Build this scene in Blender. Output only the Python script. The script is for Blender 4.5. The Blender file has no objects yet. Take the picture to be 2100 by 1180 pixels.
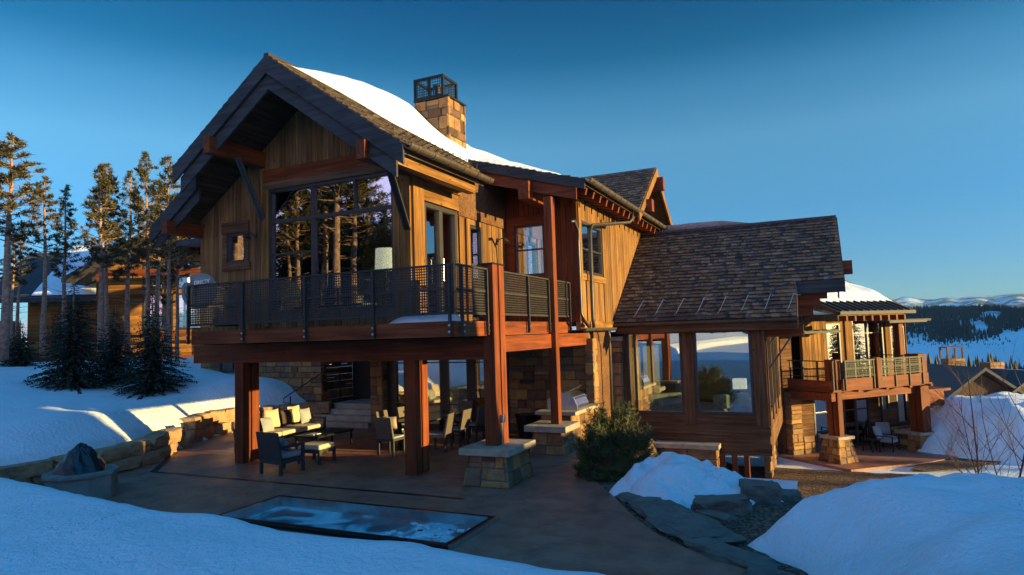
import bpy, bmesh, math, random
from mathutils import Vector, Matrix, noise
random.seed(7)
PI = math.pi
S = bpy.context.scene
COL = S.collection

# ------------------------------------------------------------------ camera
cam_d = bpy.data.cameras.new('Camera')
cam = bpy.data.objects.new('Camera', cam_d)
COL.objects.link(cam)
cam.matrix_world = Matrix(((0.906505, 0.057862, 0.418211, 0.0),
                           (0.421035, -0.050524, -0.905636, 0.0),
                           (-0.031272, 0.997045, -0.070162, 2.95),
                           (0, 0, 0, 1)))
cam_d.sensor_width = 36.0
cam_d.lens = 23.046
cam_d.clip_start = 0.1
cam_d.clip_end = 20000
S.camera = cam

# ------------------------------------------------------------------ light
SUN_EL, SUN_AZ = math.radians(7.0), math.radians(5.0)      # azimuth measured from +X towards +Y
w = bpy.data.worlds.new('World')
S.world = w
w.use_nodes = True
nt = w.node_tree
nt.nodes.clear()
out = nt.nodes.new('ShaderNodeOutputWorld')
bg = nt.nodes.new('ShaderNodeBackground')
sky = nt.nodes.new('ShaderNodeTexSky')
sky.sky_type = 'NISHITA'
sky.sun_disc = False
sky.sun_elevation = SUN_EL
sky.sun_rotation = PI / 2 - SUN_AZ
sky.altitude = 2800
sky.air_density = 1.0
sky.dust_density = 0.3
sky.ozone_density = 3.0
mixc = nt.nodes.new('ShaderNodeMix')
mixc.data_type = 'RGBA'
mixc.blend_type = 'MULTIPLY'
mixc.inputs[0].default_value = 1.0
geo_w = nt.nodes.new('ShaderNodeTexCoord'); sepz = nt.nodes.new('ShaderNodeSeparateXYZ'); skr = nt.nodes.new('ShaderNodeValToRGB')
nt.links.new(geo_w.outputs['Generated'], sepz.inputs[0]); nt.links.new(sepz.outputs['Z'], skr.inputs[0])
KS = 2.4
stops = [(0.0, (.45, .56, .64)), (.07, (.43, .60, .70)), (.17, (.46, .80, .84)), (.27, (.74, 1.08, .95)), (.34, (.42, .90, .86)), (.39, (.08, .60, .66)), (.46, (.0, .42, .56)), (.58, (.0, .60, .75)), (.78, (.12, 1.65, 1.9)), (1.0, (.15, 1.75, 2.0))]
el_ = skr.color_ramp.elements
el_[0].position = 0.0; el_[1].position = 1.0
for i_, (p_, c_) in enumerate(stops):
    e_ = el_[0] if i_ == 0 else el_[len(el_) - 1] if i_ == len(stops) - 1 else el_.new(p_)
    e_.position = p_; e_.color = (c_[0] / KS, c_[1] / KS, c_[2] / KS, 1)
nt.links.new(skr.outputs[0], mixc.inputs[7])
# sky half behind the photographer is boosted and reddened to brighten the shaded front
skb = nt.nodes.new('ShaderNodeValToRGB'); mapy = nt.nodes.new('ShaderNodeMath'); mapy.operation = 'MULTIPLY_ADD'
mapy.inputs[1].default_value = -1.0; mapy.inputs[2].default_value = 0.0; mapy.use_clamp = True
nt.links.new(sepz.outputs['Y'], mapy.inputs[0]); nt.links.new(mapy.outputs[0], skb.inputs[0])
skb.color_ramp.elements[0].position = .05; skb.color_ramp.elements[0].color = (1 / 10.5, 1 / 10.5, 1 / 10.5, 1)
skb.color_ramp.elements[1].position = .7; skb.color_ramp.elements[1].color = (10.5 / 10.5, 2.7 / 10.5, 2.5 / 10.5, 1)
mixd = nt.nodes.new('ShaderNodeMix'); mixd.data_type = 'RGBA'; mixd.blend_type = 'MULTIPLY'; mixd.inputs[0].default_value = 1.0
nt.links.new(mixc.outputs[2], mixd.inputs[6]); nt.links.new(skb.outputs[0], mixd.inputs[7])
nt.links.new(sky.outputs[0], mixc.inputs[6])
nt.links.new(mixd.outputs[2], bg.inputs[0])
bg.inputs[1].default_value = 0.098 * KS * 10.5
nt.links.new(bg.outputs[0], out.inputs[0])

sd = bpy.data.lights.new('Sun', 'SUN')
sd.energy = 5.0
sd.angle = math.radians(0.5)
sd.color = (1.0, 0.74, 0.27)
sun = bpy.data.objects.new('Sun', sd)
COL.objects.link(sun)
sdir = Vector((math.cos(SUN_EL) * math.cos(SUN_AZ), math.cos(SUN_EL) * math.sin(SUN_AZ), math.sin(SUN_EL)))
sun.rotation_euler = sdir.to_track_quat('Z', 'Y').to_euler()
sun.location = (60, 0, 30)
S.view_settings.view_transform = 'Standard'
S.view_settings.look = 'None'
S.view_settings.exposure = 1.38
S.view_settings.gamma = 1.0
S.render.engine = 'CYCLES'
S.cycles.max_bounces = 8
S.cycles.transparent_max_bounces = 16

# ------------------------------------------------------------------ helpers
def wm(o):
    m = Matrix.LocRotScale(o.location, o.rotation_euler, o.scale)
    return wm(o.parent) @ m if o.parent else m

SPLIT = {'casing', 'window_jamb', 'side_trim', 'window_trim', 'sill_board', 'rafter_tail', 'short_post'}
class MB:
    def __init__(s):
        s.v = []; s.f = []
    def add(s, vs, fs):
        n = len(s.v)
        s.v += [tuple(p) for p in vs]
        s.f += [tuple(i + n for i in f) for f in fs]
        return s
    def box(s, x0, x1, y0, y1, z0, z1):
        return s.hexa([(x0, y0, z0), (x1, y0, z0), (x1, y1, z0), (x0, y1, z0),
                       (x0, y0, z1), (x1, y0, z1), (x1, y1, z1), (x0, y1, z1)])
    def hexa(s, p):
        return s.add(p, [(0, 3, 2, 1), (4, 5, 6, 7), (0, 1, 5, 4), (1, 2, 6, 5), (2, 3, 7, 6), (3, 0, 4, 7)])
    def bar(s, a, b, w_, h_, up=(0, 0, 1)):
        a = Vector(a); b = Vector(b); d = (b - a).normalized()
        up = Vector(up)
        if abs(d.dot(up)) > 0.98: up = Vector((0, 1, 0)) if abs(d.y) < 0.9 else Vector((1, 0, 0))
        r = d.cross(up).normalized(); u = r.cross(d).normalized()
        q = []
        for p in (a, b):
            for sx, su in ((-1, -1), (1, -1), (1, 1), (-1, 1)):
                q.append(p + r * sx * w_ / 2 + u * su * h_ / 2)
        return s.add(q, [(0, 1, 2, 3), (7, 6, 5, 4), (0, 4, 5, 1), (1, 5, 6, 2), (2, 6, 7, 3), (3, 7, 4, 0)])
    def tube(s, pts, r, n=8, closed=True):
        pts = [Vector(p) for p in pts]
        rs = r if isinstance(r, (list, tuple)) else [r] * len(pts)
        rings = []
        for i, p in enumerate(pts):
            d = (pts[min(i + 1, len(pts) - 1)] - pts[max(i - 1, 0)]).normalized()
            up = Vector((0, 0, 1)) if abs(d.z) < 0.95 else Vector((1, 0, 0))
            a = d.cross(up).normalized(); b = a.cross(d).normalized()
            rings.append([p + (a * math.cos(2 * PI * k / n) + b * math.sin(2 * PI * k / n)) * rs[i] for k in range(n)])
        vs = [q for g in rings for q in g]
        fs = []
        for i in range(len(pts) - 1):
            for k in range(n):
                k2 = (k + 1) % n
                fs.append((i * n + k, i * n + k2, (i + 1) * n + k2, (i + 1) * n + k))
        if closed:
            fs.append(tuple(range(n - 1, -1, -1)))
            fs.append(tuple((len(pts) - 1) * n + k for k in range(n)))
        return s.add(vs, fs)
    def prism(s, poly, off):
        off = Vector(off); n = len(poly)
        a = [Vector(p) for p in poly]; b = [p + off for p in a]
        fs = [tuple(range(n)), tuple(range(2 * n - 1, n - 1, -1))]
        for i in range(n):
            j = (i + 1) % n
            fs.append((i, i + n, j + n, j))
        return s.add(a + b, fs)
    def build(s, name, mat, parent=None, world=True, smooth=False, bevel=0):
        if name in SPLIT and parent is not None and len(s.v) > 8 and len(s.v) % 8 == 0 and len(s.f) * 8 == len(s.v) * 6:
            for k in range(0, len(s.v), 8):
                q = MB(); q.v = s.v[k:k + 8]; q.f = [tuple(i - k for i in f) for f in s.f[k // 8 * 6:k // 8 * 6 + 6]]
                o = q.build(name, mat, parent, world, smooth, bevel)
            return o
        me = bpy.data.meshes.new(name)
        vs = s.v
        if parent is not None and world:
            inv = wm(parent).inverted()
            vs = [inv @ Vector(p) for p in vs]
        me.from_pydata([tuple(p) for p in vs], [], s.f)
        bm = bmesh.new(); bm.from_mesh(me)
        bmesh.ops.recalc_face_normals(bm, faces=bm.faces)
        bm.to_mesh(me); bm.free()
        me.materials.append(mat)
        if smooth:
            for p in me.polygons: p.use_smooth = True
        o = bpy.data.objects.new(name, me)
        COL.objects.link(o)
        if parent is not None: o.parent = parent
        if bevel:
            m = o.modifiers.new('bevel', 'BEVEL'); m.width = bevel; m.segments = 2; m.limit_method = 'ANGLE'
        return o

def tag(o, label=None, cat=None, group=None, kind=None):
    if label: o['label'] = label
    if cat: o['category'] = cat
    if group: o['group'] = group
    if kind: o['kind'] = kind
    return o

def thing(name, label, cat, loc=(0, 0, 0), rz=0, group=None):
    o = bpy.data.objects.new(name, None)
    COL.objects.link(o)
    o.location = loc; o.rotation_euler = (0, 0, rz)
    o.empty_display_size = 0.2
    return tag(o, label, cat, group)

def dup(root, loc=None, rz=None, label=None, scale=None):
    kids = [c for c in bpy.data.objects if c.parent == root]
    r = root.copy(); COL.objects.link(r)
    for c in kids:
        k = dup(c); k.parent = r
    if loc is not None: r.location = loc
    if rz is not None: r.rotation_euler = (0, 0, rz)
    if scale is not None: r.scale = scale
    if label: r['label'] = label
    return r

def ss(t):
    t = max(0.0, min(1.0, t)); return t * t * (3 - 2 * t)
def N(x, y, z=0.0, s=1.0):
    return noise.noise(Vector((x * s, y * s, z * s)))
def lerp(a, b, t): return a + (b - a) * t

# ------------------------------------------------------------------ materials
def newmat(name):
    m = bpy.data.materials.new(name); m.use_nodes = True
    return m, m.node_tree, m.node_tree.nodes['Principled BSDF']

def ramp(nt, fac, stops):
    r = nt.nodes.new('ShaderNodeValToRGB')
    e = r.color_ramp.elements
    e[0].position, e[0].color = stops[0][0], (*stops[0][1], 1)
    e[1].position, e[1].color = stops[-1][0], (*stops[-1][1], 1)
    for p, c in stops[1:-1]:
        k = e.new(p); k.color = (*c, 1)
    nt.links.new(fac, r.inputs[0])
    return r

def mixn(nt, a, b, f=1.0, mode='MULTIPLY'):
    m = nt.nodes.new('ShaderNodeMix'); m.data_type = 'RGBA'; m.blend_type = mode
    if isinstance(f, (int, float)): m.inputs[0].default_value = f
    else: nt.links.new(f, m.inputs[0])
    for i, v in ((6, a), (7, b)):
        if isinstance(v, tuple): m.inputs[i].default_value = (*v, 1)
        else: nt.links.new(v, m.inputs[i])
    return m.outputs[2]

def coords(nt, scale=(1, 1, 1)):
    tc = nt.nodes.new('ShaderNodeTexCoord'); mp = nt.nodes.new('ShaderNodeMapping')
    mp.inputs['Scale'].default_value = scale
    nt.links.new(tc.outputs['Object'], mp.inputs[0])
    return mp.outputs[0]

def noisen(nt, vec, sc, det=4, rough=0.55):
    n = nt.nodes.new('ShaderNodeTexNoise')
    n.inputs['Scale'].default_value = sc; n.inputs['Detail'].default_value = det; n.inputs['Roughness'].default_value = rough
    nt.links.new(vec, n.inputs['Vector'])
    return n

def bump(nt, b, h, strength=0.3, dist=0.02):
    n = nt.nodes.new('ShaderNodeBump')
    n.inputs['Strength'].default_value = strength; n.inputs['Distance'].default_value = dist
    nt.links.new(h, n.inputs['Height'])
    nt.links.new(n.outputs[0], b.inputs['Normal'])

def plain(name, c, rough=0.6, metal=0.0, var=0.25, sc=6, bstr=0.1, **kw):
    m, nt, b = newmat(name)
    n = noisen(nt, coords(nt), sc)
    r = ramp(nt, n.outputs[0], [(0.3, tuple(x * (1 - var) for x in c)), (0.7, tuple(min(1, x * (1 + var)) for x in c))])
    nt.links.new(r.outputs[0], b.inputs['Base Color'])
    b.inputs['Roughness'].default_value = rough; b.inputs['Metallic'].default_value = metal
    if bstr:
        n2 = noisen(nt, coords(nt), sc * 8)
        bump(nt, b, n2.outputs[0], bstr, 0.01)
    for k, v in kw.items(): b.inputs[k].default_value = v
    return m

def wood(name, dark, light, axis='z', rough=0.6, grain=14, tint=0.35, bstr=0.4):
    m, nt, b = newmat(name)
    sc = [grain, grain, grain]; sc['xyz'.index(axis)] = grain * 0.05
    n1 = noisen(nt, coords(nt, tuple(sc)), 1.0, 5, 0.65)
    n2 = noisen(nt, coords(nt, (0.8, 0.8, 0.8)), 1.0, 3)
    sc2 = [3, 3, 3]; sc2['xyz'.index(axis)] = 1.2
    vor = nt.nodes.new('ShaderNodeTexVoronoi'); vor.inputs['Scale'].default_value = 1.6
    nt.links.new(coords(nt, tuple(sc2)), vor.inputs['Vector'])
    g = ramp(nt, n1.outputs[0], [(0.3, dark), (0.52, tuple((a + c) / 2 for a, c in zip(dark, light))), (0.7, light)])
    geo = nt.nodes.new('ShaderNodeNewGeometry')
    isl = ramp(nt, geo.outputs['Random Per Island'], [(0.0, (1 - tint,) * 3), (0.5, (1 - tint * .3, 1 - tint * .35, 1 - tint * .4)), (1.0, (1.15, 1.12, 1.05))])
    c = mixn(nt, g.outputs[0], isl.outputs[0])
    st = ramp(nt, n2.outputs[0], [(0.35, (0.72, 0.70, 0.68)), (0.65, (1.05, 1.05, 1.05))])
    c = mixn(nt, c, st.outputs[0])
    kn = ramp(nt, vor.outputs['Distance'], [(0.05, (0.18, 0.14, 0.12)), (0.12, (1, 1, 1))])
    c = mixn(nt, c, kn.outputs[0], 0.8)
    nt.links.new(c, b.inputs['Base Color'])
    b.inputs['Roughness'].default_value = min(.9, rough + .15)
    b.inputs['Specular IOR Level'].default_value = 0.2
    bump(nt, b, n1.outputs[0], bstr * 1.3, 0.008)
    return m

def stone(name, stops, rough=0.85, sc=5):
    m, nt, b = newmat(name)
    geo = nt.nodes.new('ShaderNodeNewGeometry')
    isl = ramp(nt, geo.outputs['Random Per Island'], stops)
    n1 = noisen(nt, coords(nt), sc, 6, 0.7)
    n2 = noisen(nt, coords(nt), sc * 5, 4, 0.6)
    st = ramp(nt, n1.outputs[0], [(0.3, (0.55, 0.52, 0.5)), (0.5, (0.95, 0.93, 0.9)), (0.7, (1.25, 1.2, 1.1))])
    c = mixn(nt, isl.outputs[0], st.outputs[0])
    nt.links.new(c, b.inputs['Base Color'])
    b.inputs['Roughness'].default_value = rough
    ad = nt.nodes.new('ShaderNodeMath'); ad.operation = 'ADD'
    nt.links.new(n1.outputs[0], ad.inputs[0]); nt.links.new(n2.outputs[0], ad.inputs[1])
    bump(nt, b, ad.outputs[0], 0.7, 0.03)
    return m

M = {}
M['siding'] = wood('siding_wood', (0.125, 0.066, 0.036), (0.42, 0.212, 0.068), 'z', 0.75, 16, 0.45)
M['siding_x'] = wood('siding_wood_level', (0.08, 0.038, 0.020), (0.25, 0.125, 0.060), 'x', 0.75, 16, 0.35)
M['timber_z'] = wood('red_timber_upright', (0.10, 0.022, 0.009), (0.29, 0.072, 0.018), 'z', 0.5, 14, 0.2)
M['timber_x'] = wood('red_timber_along', (0.10, 0.022, 0.009), (0.29, 0.072, 0.018), 'x', 0.5, 14, 0.2)
M['timber_y'] = wood('red_timber_deep', (0.10, 0.022, 0.009), (0.29, 0.072, 0.018), 'y', 0.5, 14, 0.2)
M['trim_z'] = wood('trim_upright', (0.10, 0.045, 0.015), (0.40, 0.19, 0.050), 'z', 0.65, 12, 0.15)
M['trim_x'] = wood('trim_along', (0.09, 0.05, 0.028), (0.26, 0.15, 0.075), 'x', 0.65, 12, 0.15)
M['trim_y'] = wood('trim_deep', (0.10, 0.045, 0.015), (0.40, 0.19, 0.050), 'y', 0.65, 12, 0.15)
M['barge'] = wood('grey_barge_board', (0.035, 0.035, 0.036), (0.09, 0.088, 0.086), 'x', 0.7, 12, 0.15)
M['soffit'] = wood('soffit_boards', (0.05, 0.03, 0.02), (0.14, 0.085, 0.05), 'y', 0.75, 10, 0.3)
M['log'] = wood('neighbour_log', (0.20, 0.08, 0.02), (0.50, 0.24, 0.07), 'x', 0.7, 10, 0.4)
M['shingle'] = stone('wood_shingle', [(0, (0.035, 0.024, 0.019)), (0.4, (0.058, 0.040, 0.032)), (0.8, (0.085, 0.060, 0.048)), (1, (0.14, 0.105, 0.085))], 0.8, 9)
M['ashlar'] = stone('house_stone', [(0, (0.07, 0.036, 0.02)), (0.25, (0.22, 0.11, 0.05)), (0.45, (0.34, 0.16, 0.05)), (0.62, (0.14, 0.10, 0.075)), (0.8, (0.44, 0.23, 0.065)), (1, (0.23, 0.14, 0.08))])
M['boulder'] = stone('boulder_stone', [(0, (0.12, 0.07, 0.05)), (0.35, (0.34, 0.19, 0.10)), (0.7, (0.42, 0.26, 0.15)), (1, (0.22, 0.16, 0.13))])
M['brown_z'] = wood('brown_board_upright', (0.08, 0.035, 0.018), (0.24, 0.115, 0.055), 'z', 0.7, 16, 0.25)
M['slab'] = stone('grey_slab_stone', [(0, (0.09, 0.08, 0.07)), (1, (0.17, 0.155, 0.13))], 0.9, 4)
M['cap'] = stone('sandstone_cap', [(0, (0.34, 0.27, 0.20)), (1, (0.46, 0.37, 0.28))], 0.8, 3)
M['mortar'] = plain('mortar', (0.12, 0.10, 0.085), 0.95)
M['black'] = plain('black_metal', (0.02, 0.022, 0.022), 0.45, 0.6, 0.3)
M['steel'] = plain('dark_bronze_metal', (0.075, 0.065, 0.055), 0.45, 0.5, 0.2)
M['copper'] = plain('bronze_gutter', (0.13, 0.10, 0.07), 0.45, 0.55, 0.25)
M['galv'] = plain('stainless', (0.55, 0.55, 0.53), 0.28, 1.0, 0.15)
M['framedark'] = plain('dark_window_frame', (0.035, 0.03, 0.028), 0.45, 0.0, 0.2)
M['concrete'] = plain('concrete', (0.20, 0.19, 0.17), 0.85, 0, 0.3, 3, 0.3)
M['wicker'] = plain('dark_wicker', (0.035, 0.033, 0.032), 0.65, 0, 0.4, 60, 0.6)
M['cushion'] = plain('tan_cushion', (0.50, 0.40, 0.27), 0.9, 0, 0.08)
M['greycush'] = plain('grey_cushion', (0.28, 0.29, 0.30), 0.9, 0, 0.12)
M['brown'] = plain('brown_cushion', (0.07, 0.045, 0.035), 0.9, 0, 0.12)
M['linen'] = plain('white_upholstery', (0.75, 0.72, 0.64), 0.9, 0, 0.06)
M['wall_in'] = plain('plaster', (0.42, 0.36, 0.26), 0.9, 0, 0.08)
M['floor_in'] = wood('indoor_floor', (0.10, 0.05, 0.025), (0.25, 0.14, 0.07), 'y', 0.4)
M['dish'] = plain('grey_dish', (0.17, 0.20, 0.21), 0.55, 0, 0.06, 3, 0)
M['white'] = plain('white_paint', (0.8, 0.8, 0.78), 0.5, 0, 0.03)
M['bark'] = plain('pine_bark', (0.30, 0.18, 0.12), 0.95, 0, 0.5, 9, 1.0)
M['twig'] = plain('twig_bark', (0.10, 0.055, 0.045), 0.9, 0, 0.3, 9, 0.3)
M['ridge'] = plain('dark_roofing', (0.05, 0.045, 0.045), 0.8, 0, 0.3)

def foliage(name, a, b_, rough=0.65):
    m, nt, b = newmat(name)
    geo = nt.nodes.new('ShaderNodeNewGeometry')
    r = ramp(nt, geo.outputs['Random Per Island'], [(0, a), (1, b_)])
    n = noisen(nt, coords(nt), 1.6)
    st = ramp(nt, n.outputs[0], [(0.35, (0.6, 0.6, 0.6)), (0.65, (1.3, 1.25, 1.1))])
    nt.links.new(mixn(nt, r.outputs[0], st.outputs[0]), b.inputs['Base Color'])
    b.inputs['Roughness'].default_value = rough
    b.inputs['Specular IOR Level'].default_value = 0.25
    return m
M['pine'] = foliage('pine_needles', (0.025, 0.028, 0.012), (0.12, 0.095, 0.028))
M['railmetal'] = plain('brown_rail_metal', (0.035, 0.028, 0.024), .65, .2, .3)
M['spruce'] = foliage('spruce_needles', (0.012, 0.022, 0.018), (0.04, 0.055, 0.038))
M['mugo'] = foliage('shrub_needles', (0.03, 0.045, 0.015), (0.10, 0.11, 0.035))
M['farwood'] = foliage('far_forest', (0.012, 0.026, 0.026), (0.03, 0.05, 0.045))

def snowmat(name, c=(0.82, 0.86, 0.90), dirt=0.0):
    m, nt, b = newmat(name)
    co = coords(nt)
    n1 = noisen(nt, co, 1.3, 6, 0.6); n2 = noisen(nt, co, 14, 5, 0.65); n3 = noisen(nt, co, 5.5, 6, 0.75)
    r = ramp(nt, n1.outputs[0], [(0.3, tuple(x * 0.9 for x in c)), (0.7, c)])
    col = r.outputs[0]
    d = ramp(nt, n3.outputs[0], [(0.70 - dirt * 0.1, (1, 1, 1)), (0.80 - dirt * 0.1, (0.62, 0.56, 0.52))])
    col = mixn(nt, col, d.outputs[0], 0.25 + dirt)
    n5 = noisen(nt, co, 26, 3, 0.6); n6 = noisen(nt, co, 0.8, 3, 0.5)
    mm = nt.nodes.new('ShaderNodeMath'); mm.operation = 'MULTIPLY'; nt.links.new(n5.outputs[0], mm.inputs[0]); nt.links.new(n6.outputs[0], mm.inputs[1])
    sp = ramp(nt, mm.outputs[0], [(0.405, (1, 1, 1)), (0.43, (0.30, 0.24, 0.20))])
    col = mixn(nt, col, sp.outputs[0], 0.8)
    nt.links.new(col, b.inputs['Base Color'])
    b.inputs['Roughness'].default_value = 0.62
    b.inputs['Specular IOR Level'].default_value = 0.3
    ad = nt.nodes.new('ShaderNodeMath'); ad.operation = 'MULTIPLY_ADD'
    nt.links.new(n1.outputs[0], ad.inputs[0]); ad.inputs[1].default_value = 2.0; nt.links.new(n2.outputs[0], ad.inputs[2])
    bump(nt, b, ad.outputs[0], 0.7, 0.08)
    return m
M['snow'] = snowmat('snow')
M['snow_dirty'] = snowmat('crusty_snow', (0.78, 0.82, 0.86), 0.5)

def glassmat(name, tint=(0.8, 0.85, 0.85), refl=1.0, ior=1.6):
    m = bpy.data.materials.new(name); m.use_nodes = True; nt = m.node_tree; nt.nodes.clear()
    o = nt.nodes.new('ShaderNodeOutputMaterial'); mx = nt.nodes.new('ShaderNodeMixShader')
    gl = nt.nodes.new('ShaderNodeBsdfGlossy'); tr = nt.nodes.new('ShaderNodeBsdfTransparent'); fr = nt.nodes.new('ShaderNodeFresnel')
    fr.inputs[0].default_value = ior
    gl.inputs['Roughness'].default_value = 0.0
    gl.inputs['Color'].default_value = (refl, refl, refl, 1); tr.inputs['Color'].default_value = (*tint, 1)
    nz = noisen(nt, coords(nt), 0.5, 1)
    bp = nt.nodes.new('ShaderNodeBump'); bp.inputs['Strength'].default_value = 0.07; bp.inputs['Distance'].default_value = 0.08
    nt.links.new(nz.outputs[0], bp.inputs['Height']); nt.links.new(bp.outputs[0], gl.inputs['Normal'])
    ad = nt.nodes.new('ShaderNodeMath'); ad.operation = 'MULTIPLY_ADD'; ad.inputs[1].default_value = 1.0; ad.inputs[2].default_value = 0.27
    ad.use_clamp = True
    nt.links.new(fr.outputs[0], ad.inputs[0]); nt.links.new(ad.outputs[0], mx.inputs[0])
    nt.links.new(tr.outputs[0], mx.inputs[1]); nt.links.new(gl.outputs[0], mx.inputs[2]); nt.links.new(mx.outputs[0], o.inputs[0])
    return m
M['glass'] = glassmat('window_glass')

# stamped wet patio
m, nt, b = newmat('stamped_patio')
co = coords(nt)
wv = noisen(nt, coords(nt, (2.5, 7, 1)), 2.2, 6, 0.75)
n1 = noisen(nt, co, 0.45, 4); n2 = noisen(nt, co, 9, 5, 0.7); n4 = noisen(nt, co, 2.1, 6, 0.7)
c = ramp(nt, n1.outputs[0], [(0.3, (0.26, 0.112, 0.075)), (0.7, (0.40, 0.175, 0.118))]).outputs[0]
c = mixn(nt, c, ramp(nt, n4.outputs[0], [(0.35, (0.62, 0.6, 0.6)), (0.6, (1.15, 1.1, 1.05))]).outputs[0])
nt.links.new(mixn(nt, c, (0.5, 0.5, 0.52), ramp(nt, noisen(nt, co, 3.3, 7, 0.8).outputs[0], [(0.67, (0, 0, 0)), (0.71, (1, 1, 1))]).outputs[0], 'MIX'), b.inputs['Base Color'])
rr = ramp(nt, n1.outputs[0], [(0.35, (0.30, 0.30, 0.30)), (0.62, (0.65, 0.65, 0.65))])
nt.links.new(rr.outputs[0], b.inputs['Roughness'])
ad = nt.nodes.new('ShaderNodeMath'); ad.operation = 'MULTIPLY_ADD'; ad.inputs[1].default_value = 0.35
nt.links.new(n2.outputs[0], ad.inputs[0]); nt.links.new(wv.outputs[0], ad.inputs[2])
bump(nt, b, ad.outputs[0], 0.9, 0.04)
M['patio'] = m

# mulch
m, nt, b = newmat('bark_mulch')
co = coords(nt)
v = nt.nodes.new('ShaderNodeTexVoronoi'); v.inputs['Scale'].default_value = 22
nt.links.new(co, v.inputs['Vector'])
r = ramp(nt, v.outputs['Color'], [(0.2, (0.035, 0.02, 0.013)), (0.55, (0.11, 0.06, 0.035)), (0.85, (0.22, 0.13, 0.08))])
nt.links.new(r.outputs[0], b.inputs['Base Color']); b.inputs['Roughness'].default_value = 0.95
bump(nt, b, v.outputs['Distance'], 0.9, 0.04)
M['mulch'] = m

# hot tub ice / water
m, nt, b = newmat('ice_water')
co = coords(nt)
n1 = noisen(nt, co, 1.1, 3, 0.5); n1.inputs['Distortion'].default_value = 1.2
r = ramp(nt, n1.outputs[0], [(0.40, (0.02, 0.08, 0.10)), (0.47, (0.05, 0.17, 0.20)), (0.54, (0.25, 0.45, 0.52)), (0.72, (0.6, 0.75, 0.8))])
nt.links.new(r.outputs[0], b.inputs['Base Color'])
rr = ramp(nt, n1.outputs[0], [(0.42, (0.30,) * 3), (0.58, (0.6,) * 3)])
nt.links.new(rr.outputs[0], b.inputs['Roughness'])
n2 = noisen(nt, co, 8, 4); bump(nt, b, n2.outputs[0], 0.15, 0.01)
M['ice'] = m

def glow(name, c, s):
    m, nt, b = newmat(name)
    b.inputs['Base Color'].default_value = (*c, 1)
    b.inputs['Emission Color'].default_value = (*c, 1); b.inputs['Emission Strength'].default_value = s
    return m
M['lampglow'] = glow('lit_lamp_shade', (0.85, 0.80, 0.60), 0.5)
M['warmglow'] = glow('warm_shelf_light', (1.0, 0.72, 0.30), 8.0)
M['room_fill'] = glow('added_room_glow', (1.0, .78, .42), 30)  # glow of lights added to brighten the room behind the french doors
M['orange'] = plain('orange_paint', (0.75, 0.25, 0.03), 0.5)

# ------------------------------------------------------------------ surface builders
def spans(total, holes, z0, z1, cuts_extra=()):
    """split [z0,z1] by hole z ranges that cover the strip"""
    out_ = [(z0, z1)]
    for (a, b_) in holes:
        nx = []
        for (p, q) in out_:
            if b_ <= p or a >= q: nx.append((p, q)); continue
            if a > p: nx.append((p, a))
            if b_ < q: nx.append((b_, q))
        out_ = nx
    return [(p, q) for p, q in out_ if q - p > 0.02]

def planks(mb, f, s0, s1, zb, zt, holes=(), wd=0.15, th=0.10, rnd=random):
    """vertical boards. f(s,z,d)->point, d outward; zb/zt numbers or functions of s"""
    fb = zb if callable(zb) else (lambda s: zb)
    ft = zt if callable(zt) else (lambda s: zt)
    cuts = {s0, s1}
    for h in holes:
        cuts.add(max(s0, min(s1, h[0]))); cuts.add(max(s0, min(s1, h[1])))
    cuts = sorted(cuts)
    for a, b_ in zip(cuts, cuts[1:]):
        n = max(1, round((b_ - a) / wd))
        for i in range(n):
            p = a + (b_ - a) * i / n; q = a + (b_ - a) * (i + 1) / n
            m_ = (p + q) / 2
            hh = [(h[2], h[3]) for h in holes if h[0] - 1e-4 <= m_ <= h[1] + 1e-4]
            pr = rnd.uniform(0, 0.010); e = min(0.008, (q - p) * 0.1)
            for (z0, z1) in spans(0, hh, fb(m_), ft(m_)):
                tp = ft(p) if abs(z1 - ft(m_)) < 1e-6 else z1
                tq = ft(q) if abs(z1 - ft(m_)) < 1e-6 else z1
                mb.add([f(p, z0, -th), f(q, z0, -th), f(q, tq, -th), f(p, tp, -th),
                        f(p, z0, -.012), f(q, z0, -.012), f(q, tq, -.012), f(p, tp, -.012),
                        f(p + e, z0, pr), f(q - e, z0, pr), f(q - e, tq, pr), f(p + e, tp, pr)],
                       [(0, 3, 2, 1), (0, 1, 5, 4), (1, 2, 6, 5), (2, 3, 7, 6), (3, 0, 4, 7),
                        (4, 5, 9, 8), (5, 6, 10, 9), (6, 7, 11, 10), (7, 4, 8, 11), (8, 9, 10, 11)])

def boards_h(mb, f, s0, s1, z0, z1, holes=(), wd=0.2, th=0.10, rnd=random, round_=False):
    g = lambda s, z, d: f(z, s, d)
    planks(mb, g, z0, z1, s0, s1, [(h[2], h[3], h[0], h[1]) for h in holes], wd, th, rnd)

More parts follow.
